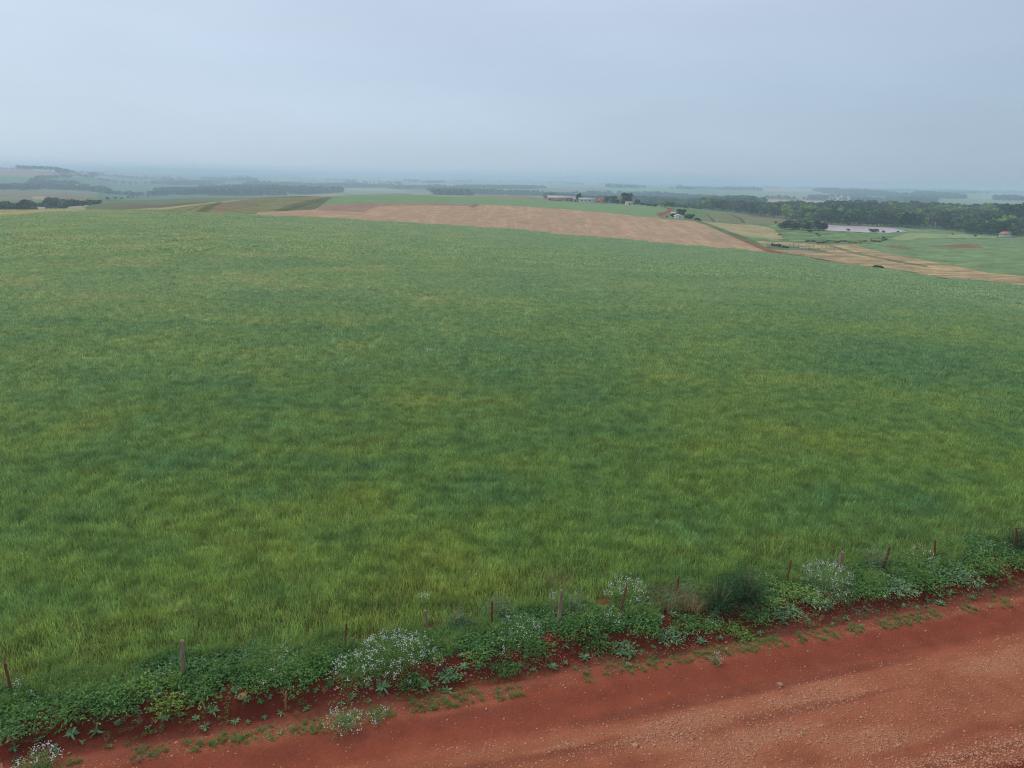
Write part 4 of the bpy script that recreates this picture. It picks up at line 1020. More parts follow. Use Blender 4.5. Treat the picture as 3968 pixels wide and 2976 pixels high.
CM = {'dark': crown_mat('dark_crown', (.020, .045, .018), (.036, .074, .026), (.065, .115, .042)),
      'mid': crown_mat('green_crown', (.042, .085, .025), (.080, .140, .042), (.13, .20, .07)),
      'grey': crown_mat('greygreen_crown', (.06, .085, .045), (.10, .135, .072), (.16, .19, .11)),
      'lime': crown_mat('lime_crown', (.10, .17, .030), (.18, .27, .05), (.26, .35, .09)),
      'brown': crown_mat('brownish_crown', (.055, .050, .038), (.09, .082, .058), (.13, .115, .08)),
      'yellow': crown_mat('yellow_blossom_crown', (.35, .22, .03), (.60, .38, .05), (.70, .50, .10), .05)}
SHAPES = []
for i, (nl, R, base, flat, n) in enumerate([(9, 1.15, .06, 1.0, 1100), (8, .95, .05, 1.0, 1000), (10, 1.35, .10, .9, 1150), (8, .75, .08, 1.0, 900), (9, 1.2, .02, 1.05, 1100), (9, 1.0, .08, .95, 1000)]):
    SHAPES.append((tree_crown(900+i, nl, R, 1, base, n, flat=flat), base))
euc = (tree_crown(950, 6, .5, 1, .35, 420, .06, .62), .35)
CRM = {}; TRM = {}
def crown_mesh(si, kind):
    if (si, kind) not in CRM:
        V, F, R, L = (euc if si == 'e' else SHAPES[si])[0]
        CRM[(si, kind)] = mesh_np('crown', V, F, mats=(CM[kind],), attrs={'rnd': ('POINT', 'FLOAT', R)})
    return CRM[(si, kind)]
def trunk_mesh(si):
    if si not in TRM:
        s, b = euc if si == 'e' else SHAPES[si]; V, F, R = tree_wood(s[3], b, r=.012 if si == 'e' else .022)
        TRM[si] = mesh_np('trunk', V, F, mats=(M_BARKP if si == 'e' else M_BARK,))
    return TRM[si]
def tree(x, y, z, h, kind, si, lab, group=None, name='tree', wide=1.0, cat='tree'):
    g = np.random.default_rng(int(abs(x*31+y*17)) % 99999)
    o = empty(name, (x, y, z-.2), g.uniform(0, 6.28)); o.scale = (h*wide, h*wide, h)
    link('trunk', trunk_mesh(si), o); link('crown', crown_mesh(si, kind), o)
    tag(o, lab, cat, group); return o
def tree_px(px, py_base, py_top, kind, si, lab, group=None, rmin=400, wide=1.0, name='tree'):
    x, y, z, r = onground(px, py_base, rmin); d = pray(px, py_top); hd = math.hypot(d[0], d[1]); top = HC+d[2]/hd*r
    return tree(x, y, z, max(top-z, 1.0)*1.04, kind, si, lab, group, wide=wide, name=name)

# the wood in the valley on the right: nearest trees one by one, the rest behind them as one mass
FOR = [(2545, 804), (2620, 804), (2700, 811), (2816, 820), (2900, 831), (3013, 846), (3100, 857), (3200, 871), (3400, 878), (3620, 887), (3690, 895), (3750, 908), (3850, 915), (3968, 922), (4150, 935),
       (4150, 842), (3968, 832), (3700, 826), (3500, 818), (3300, 815), (3120, 815), (3060, 812), (2990, 822), (2900, 815), (2700, 801)]
g = np.random.default_rng(12); pts = []
N_ = 16000; ca = g.uniform(math.radians(9), math.radians(38), N_); cr_ = np.sqrt(g.uniform(560**2, 1150**2, N_))
cx_, cy2 = cr_*np.sin(ca), cr_*np.cos(ca); cz_ = zat(cx_, cy2); qx, qy = proj(np.stack([cx_, cy2, cz_], -1))
ok = inpoly(qx, qy, FOR); ok &= (cr_ > 600); grid = {}
for i in np.where(ok)[0]:
    sp = 8.2 if cr_[i] < 760 else 10.5
    key = (int(cx_[i]//11), int(cy2[i]//11)); bad = False
    for a in (-1, 0, 1):
        for b in (-1, 0, 1):
            for (X, Y) in grid.get((key[0]+a, key[1]+b), ()):
                if (X-cx_[i])**2+(Y-cy2[i])**2 < sp*sp: bad = True
    if bad: continue
    grid.setdefault(key, []).append((cx_[i], cy2[i])); pts.append((cx_[i], cy2[i], cz_[i], qx[i], qy[i], cr_[i]))
# rank by how close to the lower edge of the wood they stand
def edge_y(px): return np.interp(px, [2545, 2700, 2816, 3013, 3200, 3400, 3620, 3690, 3750, 3968, 4150], [804, 811, 820, 846, 871, 878, 887, 895, 908, 922, 935])
pts.sort(key=lambda p_: edge_y(p_[3])-p_[4])
print('forest', len(pts))
front, back = pts[:235], pts[235:]
def tone(x, y, g):
    f = float(fbm(np.array(x/70), np.array(y/70), 201, 2)); c = g.uniform()
    if f > .60 and c < .5: return 'lime'
    return 'dark' if c < .28 else 'mid' if c < .60 else 'grey' if c < .84 else 'brown' if c < .95 else 'lime'
TN = {'dark': 'dark green', 'mid': 'mid green', 'grey': 'grey green', 'lime': 'yellow green', 'brown': 'brownish'}
def place_word(px):
    for lim, w in ((2620, 'near the red track bend'), (2700, 'behind the farmhouse'), (2790, 'behind the olive field'), (2870, 'left of the thin masts'), (2950, 'below the far green field'), (3020, 'below the thin masts'), (3110, 'behind the dark clump'), (3200, 'left of the pond'),
                   (3280, 'behind the left pond end'), (3360, 'behind the pond middle'), (3440, 'behind the right pond half'), (3520, 'behind the pond tip'), (3600, 'left of the pale pole'), (3650, 'at the pale pole'), (3740, 'right of the pale pole'), (3800, 'behind the earth patch'), (3870, 'left of the turquoise house')):
        if px < lim: return w
    return 'right of the turquoise house'
for i, (x, y, z, px, py, r) in enumerate(front):
    k = tone(x, y, g); small = px < 2720; h = g.uniform(4, 6.5) if small else g.uniform(8, 13.5)
    if px < 3000 and not small: h = g.uniform(10, 14)
    row = 'front' if edge_y(px)-py < 5 else 'second'
    sz = 'low' if h < 7 else 'tall' if h > 11.5 else 'medium high'
    tree(x, y, z, h, k, int(g.integers(0, 6)), f'{sz} {TN[k]} tree, {row} row of the wood {place_word(px)}', 'trees at the front of the valley wood', wide=1.1 if h < 9 else .95)
def stuff_trees(name, P, H, K, label):
    """P (n,3), H heights, K tone index: one object of many crowns"""
    kinds = ['dark', 'mid', 'grey', 'lime', 'brown']; var = []
    for s in (0, 2, 4):
        V, F, R, L = SHAPES[s][0]; tv, tf, tr = tree_wood(L, .25)
        for m in range(5):
            var.append(join((V, F, R, m), (tv, tf, tr, 5)))
    which = rng.integers(0, 3, len(P))*5+K
    return scatter(name, np.asarray(P), rng.uniform(0, 6.28, len(P)), H, which, var, tuple(CM[k] for k in kinds)+(M_BARK,), label)
bp = np.array([(p_[0], p_[1], p_[2]-.3) for p_ in back]); ks = ['dark', 'mid', 'grey', 'lime', 'brown']
bk = np.array([ks.index(tone(a[0], a[1], g)) for a in bp])
stuff_trees('forest', bp, g.uniform(9, 14, len(bp)), bk, 'dense mixed wood filling the valley behind its front rows of trees')

# trees with a place of their own
GR = 'trees around the white farmhouse'
T = tree_px
T(3921, 893, 792, 'dark', 4, 'biggest darkest tree of the wood, standing high near the right edge', rmin=600, wide=.95)
T(3957, 912, 856, 'brown', 0, 'broad brownish tree right of the turquoise house at the right edge', rmin=640, wide=.9)
T(3930, 911, 876, 'dark', 4, 'low dark tree touching the right side of the turquoise house', rmin=640, wide=1.0)
T(3848, 910, 868, 'grey', 2, 'round grey green tree left behind the turquoise house', rmin=640, wide=1.1)
T(3292, 866, 812, 'lime', 2, 'broad bright yellow green tree behind the left half of the pond', rmin=600)
T(3440, 874, 822, 'lime', 0, 'bright yellow green tree behind the right half of the pond', rmin=600)
T(3482, 876, 826, 'lime', 4, 'second bright yellow green tree behind the right end of the pond', rmin=600)
T(3180, 868, 826, 'brown', 4, 'round purple brown tree behind the dark clump by the pond', rmin=600)
for i, (px, b, t, k, si) in enumerate([(3024, 885, 862, 'mid', 0), (3042, 888, 858, 'dark', 4), (3062, 888, 852, 'dark', 1), (3078, 890, 856, 'grey', 0), (3096, 890, 858, 'dark', 4), (3112, 892, 852, 'grey', 2), (3130, 893, 858, 'dark', 0),
      (3146, 893, 860, 'mid', 4), (3160, 894, 862, 'grey', 0), (3174, 894, 860, 'dark', 4), (3186, 893, 864, 'grey', 1), (3194, 892, 868, 'mid', 0), (3052, 872, 850, 'mid', 1)]):
    T(px, b, t, k, si, f"{['leftmost', 'second', 'third', 'fourth', 'fifth', 'sixth', 'seventh', 'eighth', 'ninth', 'tenth', 'eleventh', 'rightmost', 'small back'][i]} {TN[k]} tree of the low dark clump left of the pond", 'low trees in the clump left of the pond', rmin=420, wide=1.35)
T(2638, 842, 811, 'dark', 4, 'big round dark tree right behind the white farmhouse', GR, rmin=480, wide=1.1)
T(2668, 846, 826, 'mid', 0, 'round green tree right of the white farmhouse', GR, rmin=480, wide=1.2)
T(2681, 849, 830, 'dark', 4, 'dark tree at the right end of the farmhouse trees', GR, rmin=480, wide=1.2)
T(2655, 845, 831, 'grey', 4, 'grey green bush touching the right wall of the white farmhouse', GR, rmin=480, wide=1.3)
T(2604, 841, 826, 'dark', 1, 'dark bush left of the white farmhouse', GR, rmin=480, wide=1.3)
T(2612, 842, 830, 'mid', 0, 'small green bush at the left wall of the white farmhouse', GR, rmin=480, wide=1.2)
T(2584, 842, 836, 'dark', 1, 'tiny dark bush by the lower bend of the red track', GR, rmin=480, wide=1.3)
T(2700, 853, 843, 'mid', 4, 'low green bush, the farther right of two by the field corner', GR, rmin=480, wide=1.9)
T(2708, 855, 846, 'dark', 4, 'low dark bush at the upper corner of the yellow field', GR, rmin=480, wide=1.8)
GB = 'trees around the long barns'
T(2243, 781, 749, 'dark', 3, 'narrow dark tree standing between the two long barns', GB, rmin=600, wide=.85)
T(2352, 788, 759, 'mid', 0, 'round green tree right of the red roofed house', GB, rmin=600, wide=.95)
T(2376, 789, 760, 'mid', 4, 'second round green tree right of the red roofed house', GB, rmin=600, wide=.9)
T(2428, 790, 749, 'dark', 4, 'tallest dark round tree on the crest, beside the yellow one', GB, rmin=600, wide=.95)
T(2406, 789, 762, 'yellow', 1, 'tree full of orange yellow blossom on the crest', GB, rmin=600, wide=.9)
T(2392, 791, 774, 'dark', 4, 'dark bush below the left of the yellow tree', GB, rmin=600, wide=1.2)
T(2416, 792, 776, 'dark', 0, 'dark bush right below the yellow tree', GB, rmin=600, wide=1.4)
T(2470, 792, 771, 'dark', 0, 'dark tree at the right end of the crest, past the white shed', GB, rmin=600, wide=1.0)
T(2457, 793, 781, 'grey', 1, 'low grey green bush between the white shed and the last dark tree', GB, rmin=600, wide=1.5)
for i, (px, b, t) in enumerate([(2488, 795, 785), (2505, 797, 788), (2522, 799, 789), (2540, 801, 790)]):
    T(px, b, t, 'grey' if i % 2 else 'mid', 4, f"{['first', 'second', 'third', 'last'][i]} low bush of the hedge running down right from the crest", 'hedge bushes on the crest', rmin=600, wide=2.2)
# bare tree
def bare_tree(px, b, t, lab):
    x, y, z, r = onground(px, b, 600); d = pray(px, t); h = HC+d[2]/math.hypot(d[0], d[1])*r-z; g = np.random.default_rng(5)
    V, F = tube_q([((0, 0, 0), .03), ((0, 0, .3), .024), ((0, 0, .5), .018)]); off = len(V)
    def br(p, d, L, rad, lev):
        nonlocal V, F, off
        e_ = p+d*L; v, f = tube_q([(p, rad), (e_, rad*.6)], 4); V = np.concatenate([V, v]); F = np.concatenate([F, f+off]); off += len(v)
        if lev < 4:
            for _ in range(3): 
                n_ = d+g.normal(0, .45, 3); n_[2] = abs(n_[2])*.8+.15; n_ /= np.linalg.norm(n_); br(e_, n_, L*.68, rad*.6, lev+1)
    for k in range(5):
        a = k*1.26; br(np.array([0, 0, .35+.03*k]), np.array([math.cos(a)*.7, math.sin(a)*.7, .7]), .20, .014, 0)
    o = empty('bare_tree', (x, y, z)); o.scale = (h*.95,)*3
    link('trunk', mesh_np('trunk', V, F, mats=(M_BARKP,)), o); tag(o, lab, 'tree', GB)
bare_tree(2324, 787, 749, 'leafless grey tree behind the red roofed house')
# far left trees
GL = 'trees beyond the field on the left'
for i, (px, b, t, k, si) in enumerate([(-20, 811, 756, 'dark', 0), (6, 812, 760, 'dark', 4), (28, 811, 754, 'mid', 0), (44, 811, 768, 'grey', 4), (66, 812, 764, 'mid', 1), (82, 811, 758, 'dark', 0), (100, 811, 754, 'dark', 4), (117, 810, 753, 'grey', 1), (128, 811, 770, 'grey', 0)]):
    T(px, 811.5, t+5, k, si, f"{['outermost', 'first', 'second', 'third', 'fourth', 'fifth', 'sixth', 'seventh', 'last'][i]} {TN[k]} tree from the left edge, in the tallest clump", GL, rmin=300, wide=1.0).location.z -= 3.2
xs_ = [(142, 776), (156, 770), (172, 768), (188, 756), (203, 752), (217, 755), (232, 760), (246, 755), (262, 760), (276, 762), (292, 760), (306, 763), (322, 762), (338, 762), (352, 760), (366, 762), (380, 764)]
nums = 'first second third fourth fifth sixth seventh eighth ninth tenth eleventh twelfth thirteenth fourteenth fifteenth sixteenth seventeenth'.split()
for i, (px, t) in enumerate(xs_):
    k = ['dark', 'grey', 'mid'][i % 3]; b = 801-(max(px-250, 0))*.08
    x, y, z, r = onground(px, b, 560); d = pray(px, t); h = HC+d[2]/math.hypot(d[0], d[1])*r-z
    tree(x, y, z, max(h, 6), k, i % 6, f'{nums[i]} tree, {TN[k]}, in the long clump right of the tallest left trees', GL, wide=1.1).location.z -= 2.6
for i, (px, b, t, k, lab) in enumerate([(418, 775, 763, 'mid', 'lone round tree right of the long left clump'), (447, 772, 761, 'dark', 'small lone dark tree, second of the scattered ones'), (472, 773, 764, 'dark', 'small lone dark tree, third of the scattered ones'),
      (500, 770, 758, 'mid', 'widest of the scattered trees in the teal field'), (513, 769, 760, 'grey', 'grey tree leaning on the widest scattered tree'), (502, 745, 737, 'mid', 'dark dot of a tree alone above the scattered row'), (532, 768, 763, 'mid', 'low bush in the scattered row'), (545, 768, 763, 'dark', 'second low bush in the scattered row'), (572, 767, 761, 'mid', 'last bush of the scattered row'),
      (320, 800, 791, 'brown', 'brownish bush below the long left clump'), (348, 797, 789, 'brown', 'small brownish bush right below the long left clump')]):
    T(px, b, t, k, [0, 1, 4][i % 3], lab, 'scattered trees on the left', rmin=500, wide=1.3)
for i, px in enumerate((185, 200, 215, 228, 242, 256)):
    T(px, 808, 800, 'mid' if i % 2 else 'grey', 4, f'{nums[i]} low bush in the row at the foot of the long left clump', 'low bushes on the left', rmin=480, wide=2.0)
# eucalyptus stand on the far left hill
g = np.random.default_rng(3)
for i, (px, t) in enumerate([(70, 637), (80, 638), (91, 636), (103, 639), (113, 637), (123, 638), (132, 636), (143, 637), (152, 636), (163, 637), (173, 637), (184, 638), (194, 640), (204, 641), (214, 640), (224, 647), (235, 650), (246, 652), (256, 652)]):
    d = pray(px, 657+.024*(px-65)); r = 3200.; hd = math.hypot(d[0], d[1]); x, y = d[0]/hd*r, d[1]/hd*r; z = float(zat(x, y)); d = pray(px, t); h = HC+d[2]/math.hypot(d[0], d[1])*r-z
    tree(x, y, z, min(h, 26), 'grey' if i % 3 else 'dark', 'e' if i < 15 else 1, 'tall pale blue tree in the row on the hill crest at the far left' if i < 15 else 'lower pale blue tree at the right end of the row on the far left hill', 'tall trees on the far left hill', wide=1.1)
# hedges, bushes and shrubs in the pasture
for i, (px, b, t, k, lab) in enumerate([(3375, 899, 886, 'grey', 'shrub at the pond edge, left of a pair'), (3392, 900, 885, 'grey', 'wider shrub at the near pond edge'), (3422, 901, 892, 'grey', 'small round shrub at the right end of the pond'), (3286, 893, 886, 'brown', 'twiggy small shrub before the left half of the pond'),
      (3140, 900, 888, 'grey', 'pale round shrub just below the dark clump'), (3166, 909, 900, 'grey', 'small dark shrub in the pasture below the dark clump'), (3175, 916, 911, 'mid', 'tiny shrub in the middle of the pasture'), (3480, 900, 893, 'mid', 'low shrub on the right tip of the pond'), (2998+8, 866, 857, 'dark', 'small tree left of the pond clump, at the corner of the yellow field'), (3020, 912, 906, 'mid', 'small shrub at the edge of the yellow field'),
      (3780, 917, 909, 'dark', 'dark shrub at the lower edge of the wood'), (3690, 909, 903, 'brown', 'reddish shrub by the bare earth patch')]):
    T(px, b, t, k, [4, 0, 1][i % 3], lab, 'shrubs in the pasture', rmin=380, wide=1.7)
g = np.random.default_rng(44)
hb = [(3132+i*13+g.uniform(-4, 4), 938+g.uniform(-3, 5)-(max(0, i-16))*.9, g.uniform(4, 8)) for i in range(24)]
for i, (px, b, hh) in enumerate(hb):
    yel = i in (8, 9, 14, 15, 18)
    T(px, b, b-hh, 'yellow' if yel and i != 9 else ['mid', 'lime', 'grey'][i % 3], 4, f"{'yellow flowering' if yel and i != 9 else 'green'} low bush along the ditch above the straw field", 'low bushes along the ditch', rmin=330, wide=2.2)
for i, (px, b, hh) in enumerate([(3394, 1037, 6), (3402, 1038, 5), (3415, 1041, 3)]):
    T(px, b, b-hh, 'brown' if i == 0 else 'dark', 4, ['reddish brown bush on the edge of the crop', 'dark green bush right of the reddish brown one', 'lowest bush at the end of the three on the crop edge'][i], 'bushes on the crop edge', rmin=180, wide=1.7)
for i, (px, b, hh) in enumerate([(2992, 953, 12), (3008, 955, 11), (3022, 957, 13), (3036, 960, 11), (3050, 962, 9)]):
    T(px, b, b-hh, 'brown', i % 3+1, f'{nums[i]} dry twiggy brown bush from the left in the green strip by the track', 'dry brown bushes near the track', rmin=250, wide=1.4)

# distant woods: masses of trees, hand placed where the photo has them, then thin belts along the valleys
WOODS = [([(590, 744), (690, 757), (900, 759), (1110, 758), (1335, 747), (1230, 738), (1060, 729), (930, 728), (760, 735)], 1050, 2100, 11),
 ([(950, 722), (1100, 722), (1250, 727), (1250, 722), (1100, 716), (960, 714)], 1700, 3200, 22),
 ([(1434, 728), (1500, 733), (1650, 735), (1690, 757), (1830, 758), (1800, 742), (1740, 736), (1600, 727), (1470, 722)], 1050, 2500, 11),
 ([(1230, 726), (1434, 730), (1450, 724), (1380, 718), (1250, 718)], 1500, 3200, 20),
 ([(1800, 752), (2130, 762), (2130, 757), (1950, 750), (1800, 746)], 1250, 2200, 13),
 ([(2110, 764), (2150, 756), (2300, 754), (2540, 754), (2700, 768), (2860, 784), (2990, 790), (3060, 804), (2990, 806), (2560, 802), (2300, 792), (2120, 776)], 1000, 2500, 14),
 ([(2350, 728), (2500, 730), (2500, 726), (2350, 724)], 2000, 4500, 25), ([(2588, 732), (2700, 736), (2950, 741), (2950, 736), (2700, 731)], 2000, 4500, 25),
 ([(3150, 742), (3250, 756), (3330, 757), (3390, 750), (3300, 744)], 1900, 3600, 16), ([(3505, 757), (3740, 770), (3740, 764), (3560, 752)], 1900, 3600, 16),
 ([(2968, 773), (3200, 779), (3200, 774), (2968, 769)], 1200, 2400, 11), ([(3300, 784), (3630, 789), (3630, 776), (3400, 775), (3300, 774)], 1150, 2400, 13),
 ([(172, 714), (200, 722), (300, 723), (316, 718), (290, 714), (200, 712)], 1800, 3000, 11), ([(-40, 735), (130, 735), (130, 731), (-40, 728)], 1500, 2400, 11), ([(170, 734), (330, 740), (430, 747), (430, 743), (330, 734), (170, 730)], 1500, 2400, 12),
 ([(342, 682), (405, 684), (405, 679), (342, 677)], 2800, 4400, 12), ([(780, 700), (1000, 704), (1000, 699), (780, 695)], 2300, 4600, 28), ([(630, 700), (740, 702), (740, 697), (630, 696)], 2300, 4600, 26),
 ([(3720, 737), (3790, 739), (3790, 733), (3730, 732)], 3000, 9000, 40), ([(1715, 698), (1750, 699), (1750, 695), (1715, 694)], 3500, 9000, 50), ([(3850, 777), (4000, 781), (4000, 775), (3850, 770)], 1300, 2600, 18)]
g = np.random.default_rng(77); P = []; Hh = []
N_ = 260000; ca = g.uniform(math.radians(-37), math.radians(37), N_); cr_ = np.exp(g.uniform(math.log(1000), math.log(9000), N_)); cx_, cy2 = cr_*np.sin(ca), cr_*np.cos(ca); cz_ = zat(cx_, cy2)
qx, qy = proj(np.stack([cx_, cy2, cz_], -1)); keep = np.zeros(N_, bool); hh = np.zeros(N_)
cellk = np.floor(cx_/9).astype(np.int64)*100003+np.floor(cy2/9).astype(np.int64)
for poly, a, b, sp in WOODS:
    m = inpoly(qx, qy, poly) & (cr_ > a*1.33) & (cr_ < b*1.55) & ~keep; keep |= m; hh[m] = g.uniform(5, 12, m.sum())*(.75+fbm(cx_[m]/70, cy2[m]/110, 311, 3)); keep[m] &= fbm(cx_[m]/45, cy2[m]/160, 313, 3) > .36
belt = (np.abs(fbm(cx_/900, cy2/1500, 301, 3)-.5) < .006) & (cr_ > 1500) & (fbm(cx_/260, cy2/260, 305, 2) > .44)
belt |= (fbm(cx_/500, cy2/1100, 307, 3) > .735) & (cr_ > 2200)
m = belt & ~keep & (g.uniform(0, 1, N_) < .5); keep |= m; hh[m] = g.uniform(9, 14, m.sum())
idx = np.where(keep)[0]; _, first = np.unique(cellk[idx], return_index=True); idx = idx[first]
print('distant', len(idx))
dp = np.stack([cx_[idx], cy2[idx], cz_[idx]-.5], -1); bl = [tree_crown(980+i, 6, 1.25, 1, .05, 130, .17) for i in range(3)]
grow = np.clip(cr_[idx]/2500, 1, 2.2)
scatter('distant_woods', dp, g.uniform(0, 6.28, len(idx)), hh[idx]*grow**.35, g.integers(0, 3, len(idx))*2+g.integers(0, 2, len(idx)),
        [join((v, f, r_, m)) for v, f, r_, _ in bl for m in (0, 1)], (CM['dark'], CM['mid']), 'hazy blue woods and tree belts on the distant hills')

# ------------------------------------------------------------------ farm buildings
def solid(name, c, nz=40):
    m, nt, o = mat_new(name); p = nt.nodes.new('ShaderNodeTexCoord').outputs['Object']; n1 = noise(nt, .9, 5, .7, p)
    diffuse(nt, o, mixc(nt, n1, tuple(v*.75 for v in c), tuple(min(v*1.2, .9) for v in c))); return m
B_PINK = solid('pink_brick_wall', (.52, .30, .22)); B_WHITE = solid('white_wall', (.70, .68, .64)); B_DARK = solid('dark_opening', (.07, .055, .05))
B_GREYR = solid('grey_sheet_roof', (.45, .42, .42)); B_GREYW = solid('grey_wall', (.36, .34, .34)); B_REDR = solid('red_tile_roof', (.40, .13, .09)); B_ORR = solid('orange_tile_roof', (.46, .19, .12))
B_TURQ = solid('turquoise_wall', (.45, .72, .68)); B_BLUE = solid('blue_tank', (.08, .28, .60)); B_CREAM = solid('cream_wall', (.62, .58, .50)); B_PALER = solid('pale_roof', (.62, .60, .58))
def box(x0, x1, y0, y1, z0, z1):
    V = [(x, y, z) for z in (z0, z1) for y in (y0, y1) for x in (x0, x1)]
    F = [(0, 2, 3, 1), (4, 5, 7, 6), (0, 1, 5, 4), (2, 6, 7, 3), (0, 4, 6, 2), (1, 3, 7, 5)]; return V, F
def bld(name, lab, px, py, W, D, he, hr, rz, wall, roof, openings=(), rmin=550, group='farm buildings', gable_mat=None, chim=False, ridge='x', over=.4):
    """gabled house: front wall along x facing the viewer (-y); openings: (x centre, z bottom, w, h, part name)"""
    x, y, z, r = onground(px, py, rmin); b = math.atan2(x, y)
    o = empty(name, (x, y, z-.1), -b+math.radians(rz)); w, d = W/2, D
    V = [(-w, 0, 0), (w, 0, 0), (w, d, 0), (-w, d, 0), (-w, 0, he), (w, 0, he), (w, d, he), (-w, d, he)]
    if ridge == 'x': V += [(-w, d/2, hr-.12), (w, d/2, hr-.12)]; F4 = [(0, 1, 5, 4), (2, 3, 7, 6), (1, 2, 6, 5), (3, 0, 4, 7)]; F3 = [(5, 6, 9), (7, 4, 8)]
    else: V += [(0, 0, hr-.12), (0, d, hr-.12)]; F4 = [(0, 1, 5, 4), (2, 3, 7, 6), (1, 2, 6, 5), (3, 0, 4, 7)]; F3 = [(4, 5, 8), (6, 7, 9)]
    mi = [0, 0, 1, 0, 1, 1] if gable_mat else [0]*6
    link('wall', mesh_np('wall', V, F4, F3, mats=(wall, gable_mat or wall), midx=mi), o)
    t = .12; e_ = over
    if ridge == 'x':
        sl = (hr-he)/(d/2)
        A = [(-w-e_, -e_, he-sl*e_), (w+e_, -e_, he-sl*e_), (w+e_, d/2, hr), (-w-e_, d/2, hr), (w+e_, d+e_, he-sl*e_), (-w-e_, d+e_, he-sl*e_)]
        faces = [(0, 1, 2, 3), (3, 2, 4, 5)]
    else:
        sl = (hr-he)/w
        A = [(-w-e_, -e_, he-sl*e_), (0, -e_, hr), (0, d+e_, hr), (-w-e_, d+e_, he-sl*e_), (w+e_, -e_, he-sl*e_), (w+e_, d+e_, he-sl*e_)]
        faces = [(0, 1, 2, 3), (1, 4, 5, 2)]
    n = len(A); RV = A+[(a, b2, c+t) for a, b2, c in A]; RF = [tuple(reversed(f)) for f in faces]+[tuple(k+n for k in f) for f in faces]
    ring = [0, 1, 2, 4, 5, 3] if ridge == 'x' else [0, 1, 4, 5, 2, 3]
    RF += [(ring[k], ring[(k+1) % 6], ring[(k+1) % 6]+n, ring[k]+n) for k in range(6)]
    rf = link('roof', mesh_np('roof', RV, RF, mats=(roof,)), o)
    if chim: link('chimney', mesh_np('chimney', *box(w*.4, w*.4+.5, d*.3, d*.3+.5, he, hr+.8), mats=(wall,)), rf)
    for (cx, z0, ww, hh_, nm) in openings:
        link(nm, mesh_np(nm, *box(cx-ww/2, cx+ww/2, -.03, .25, z0, z0+hh_), mats=(B_DARK if nm != 'shutter' else B_PINK,)), o)
    tag(o, lab, 'barn' if 'barn' in name else 'house' if 'house' in name else 'building', group); return o
bld('long_barn', 'longest pale pink barn with a grey roof, left of the narrow dark tree', 2176, 779.5, 26, 10, 3.0, 4.9, 4, B_PINK, B_GREYR, [(-11, .9, 1.3, 1.3, 'window'), (5.5, .8, 1.4, 1.4, 'window'), (-3.6, .1, 7.5, 2.5, 'shutter'), (9.3, .3, .9, 1.9, 'door')], rmin=600, gable_mat=B_WHITE)
bld('small_annex', 'grey lean building joining the longest barn to the narrow tree', 2232, 782.5, 4.6, 8, 2.6, 3.6, 8, B_GREYW, B_GREYR, [(-.8, .1, 1.0, 2.0, 'door')], rmin=600)
bld('long_barn', 'second shorter cream barn with three dark windows, right of the narrow tree', 2276, 785, 15.5, 9, 2.9, 4.2, 5, B_CREAM, B_GREYR, [(-5.3, 1.4, 1.5, 1.0, 'window'), (-1.7, 1.4, 1.5, 1.0, 'window'), (1.9, 1.4, 1.5, 1.0, 'window')], rmin=600, gable_mat=B_GREYW)
bld('red_roofed_house', 'small pink house with a red tiled roof beside the round green trees', 2329, 787.5, 6.4, 8, 2.2, 4.6, -6, B_PINK, B_REDR, [(-1.6, .8, .9, .9, 'window'), (1.6, .8, .9, .9, 'window')], rmin=600, chim=True)
bld('white_shed', 'small white shed right of the tallest dark tree on the crest', 2440, 794, 6.5, 5, 2.0, 2.9, 10, B_WHITE, B_PINK, [(0, .1, 1.1, 1.8, 'door'), (2.2, .9, .8, .7, 'window')], rmin=600)
bld('white_farmhouse', 'white farmhouse in front of the big round dark tree by the brown field', 2633, 848, 6.4, 7, 2.1, 3.1, 6, B_WHITE, B_PALER, [(.3, .8, .9, .9, 'window')], rmin=480, ridge='y')
bld('white_hut', 'tiny white hut up left of the white farmhouse, among bushes', 2609, 841, 2.6, 3, 3.0, 3.5, 10, B_WHITE, B_PALER, [(.2, .1, .8, 1.8, 'door')], rmin=480)
bld('turquoise_house', 'turquoise house with an orange roof at the edge of the wood on the right', 3886, 917, 5.4, 5.4, 2.1, 3.5, -35, B_TURQ, B_ORR, [(-1.5, .9, .9, .9, 'window'), (1.3, .1, .9, 2.0, 'door')], rmin=420)
bld('far_white_house', 'white house gable on the far pale green field, among trees', 3246, 778, 9, 12, 4.5, 8, 20, B_WHITE, B_PALER, [(0, .1, 2, 2.4, 'door')], rmin=1300, ridge='y')
bld('far_white_barn', 'left one of two white barns in the distant haze', 2050, 721, 42, 14, 7, 9, 0, B_WHITE, B_PALER, [], rmin=2000)
bld('far_white_barn', 'right one of two white barns in the distant haze', 2079, 722, 34, 14, 7, 9, 5, B_WHITE, B_PALER, [], rmin=2000)
bld('white_hut', 'white roof peeping out of the top of the dark clump left of the pond', 3190, 881, 2.8, 3, 3.4, 4.0, 10, B_WHITE, B_PALER, [(0, .1, .9, 1.9, 'door')], rmin=600)
for i, (px, t) in enumerate([(3232, 764), (3255, 766), (3268, 763), (3278, 765), (3220, 766)]):
    T(px, 778, t, 'dark' if i % 2 else 'brown', i, f'{nums[i]} tree beside the white house on the far pale green field', 'trees at the far white house', rmin=1300, wide=1.0)
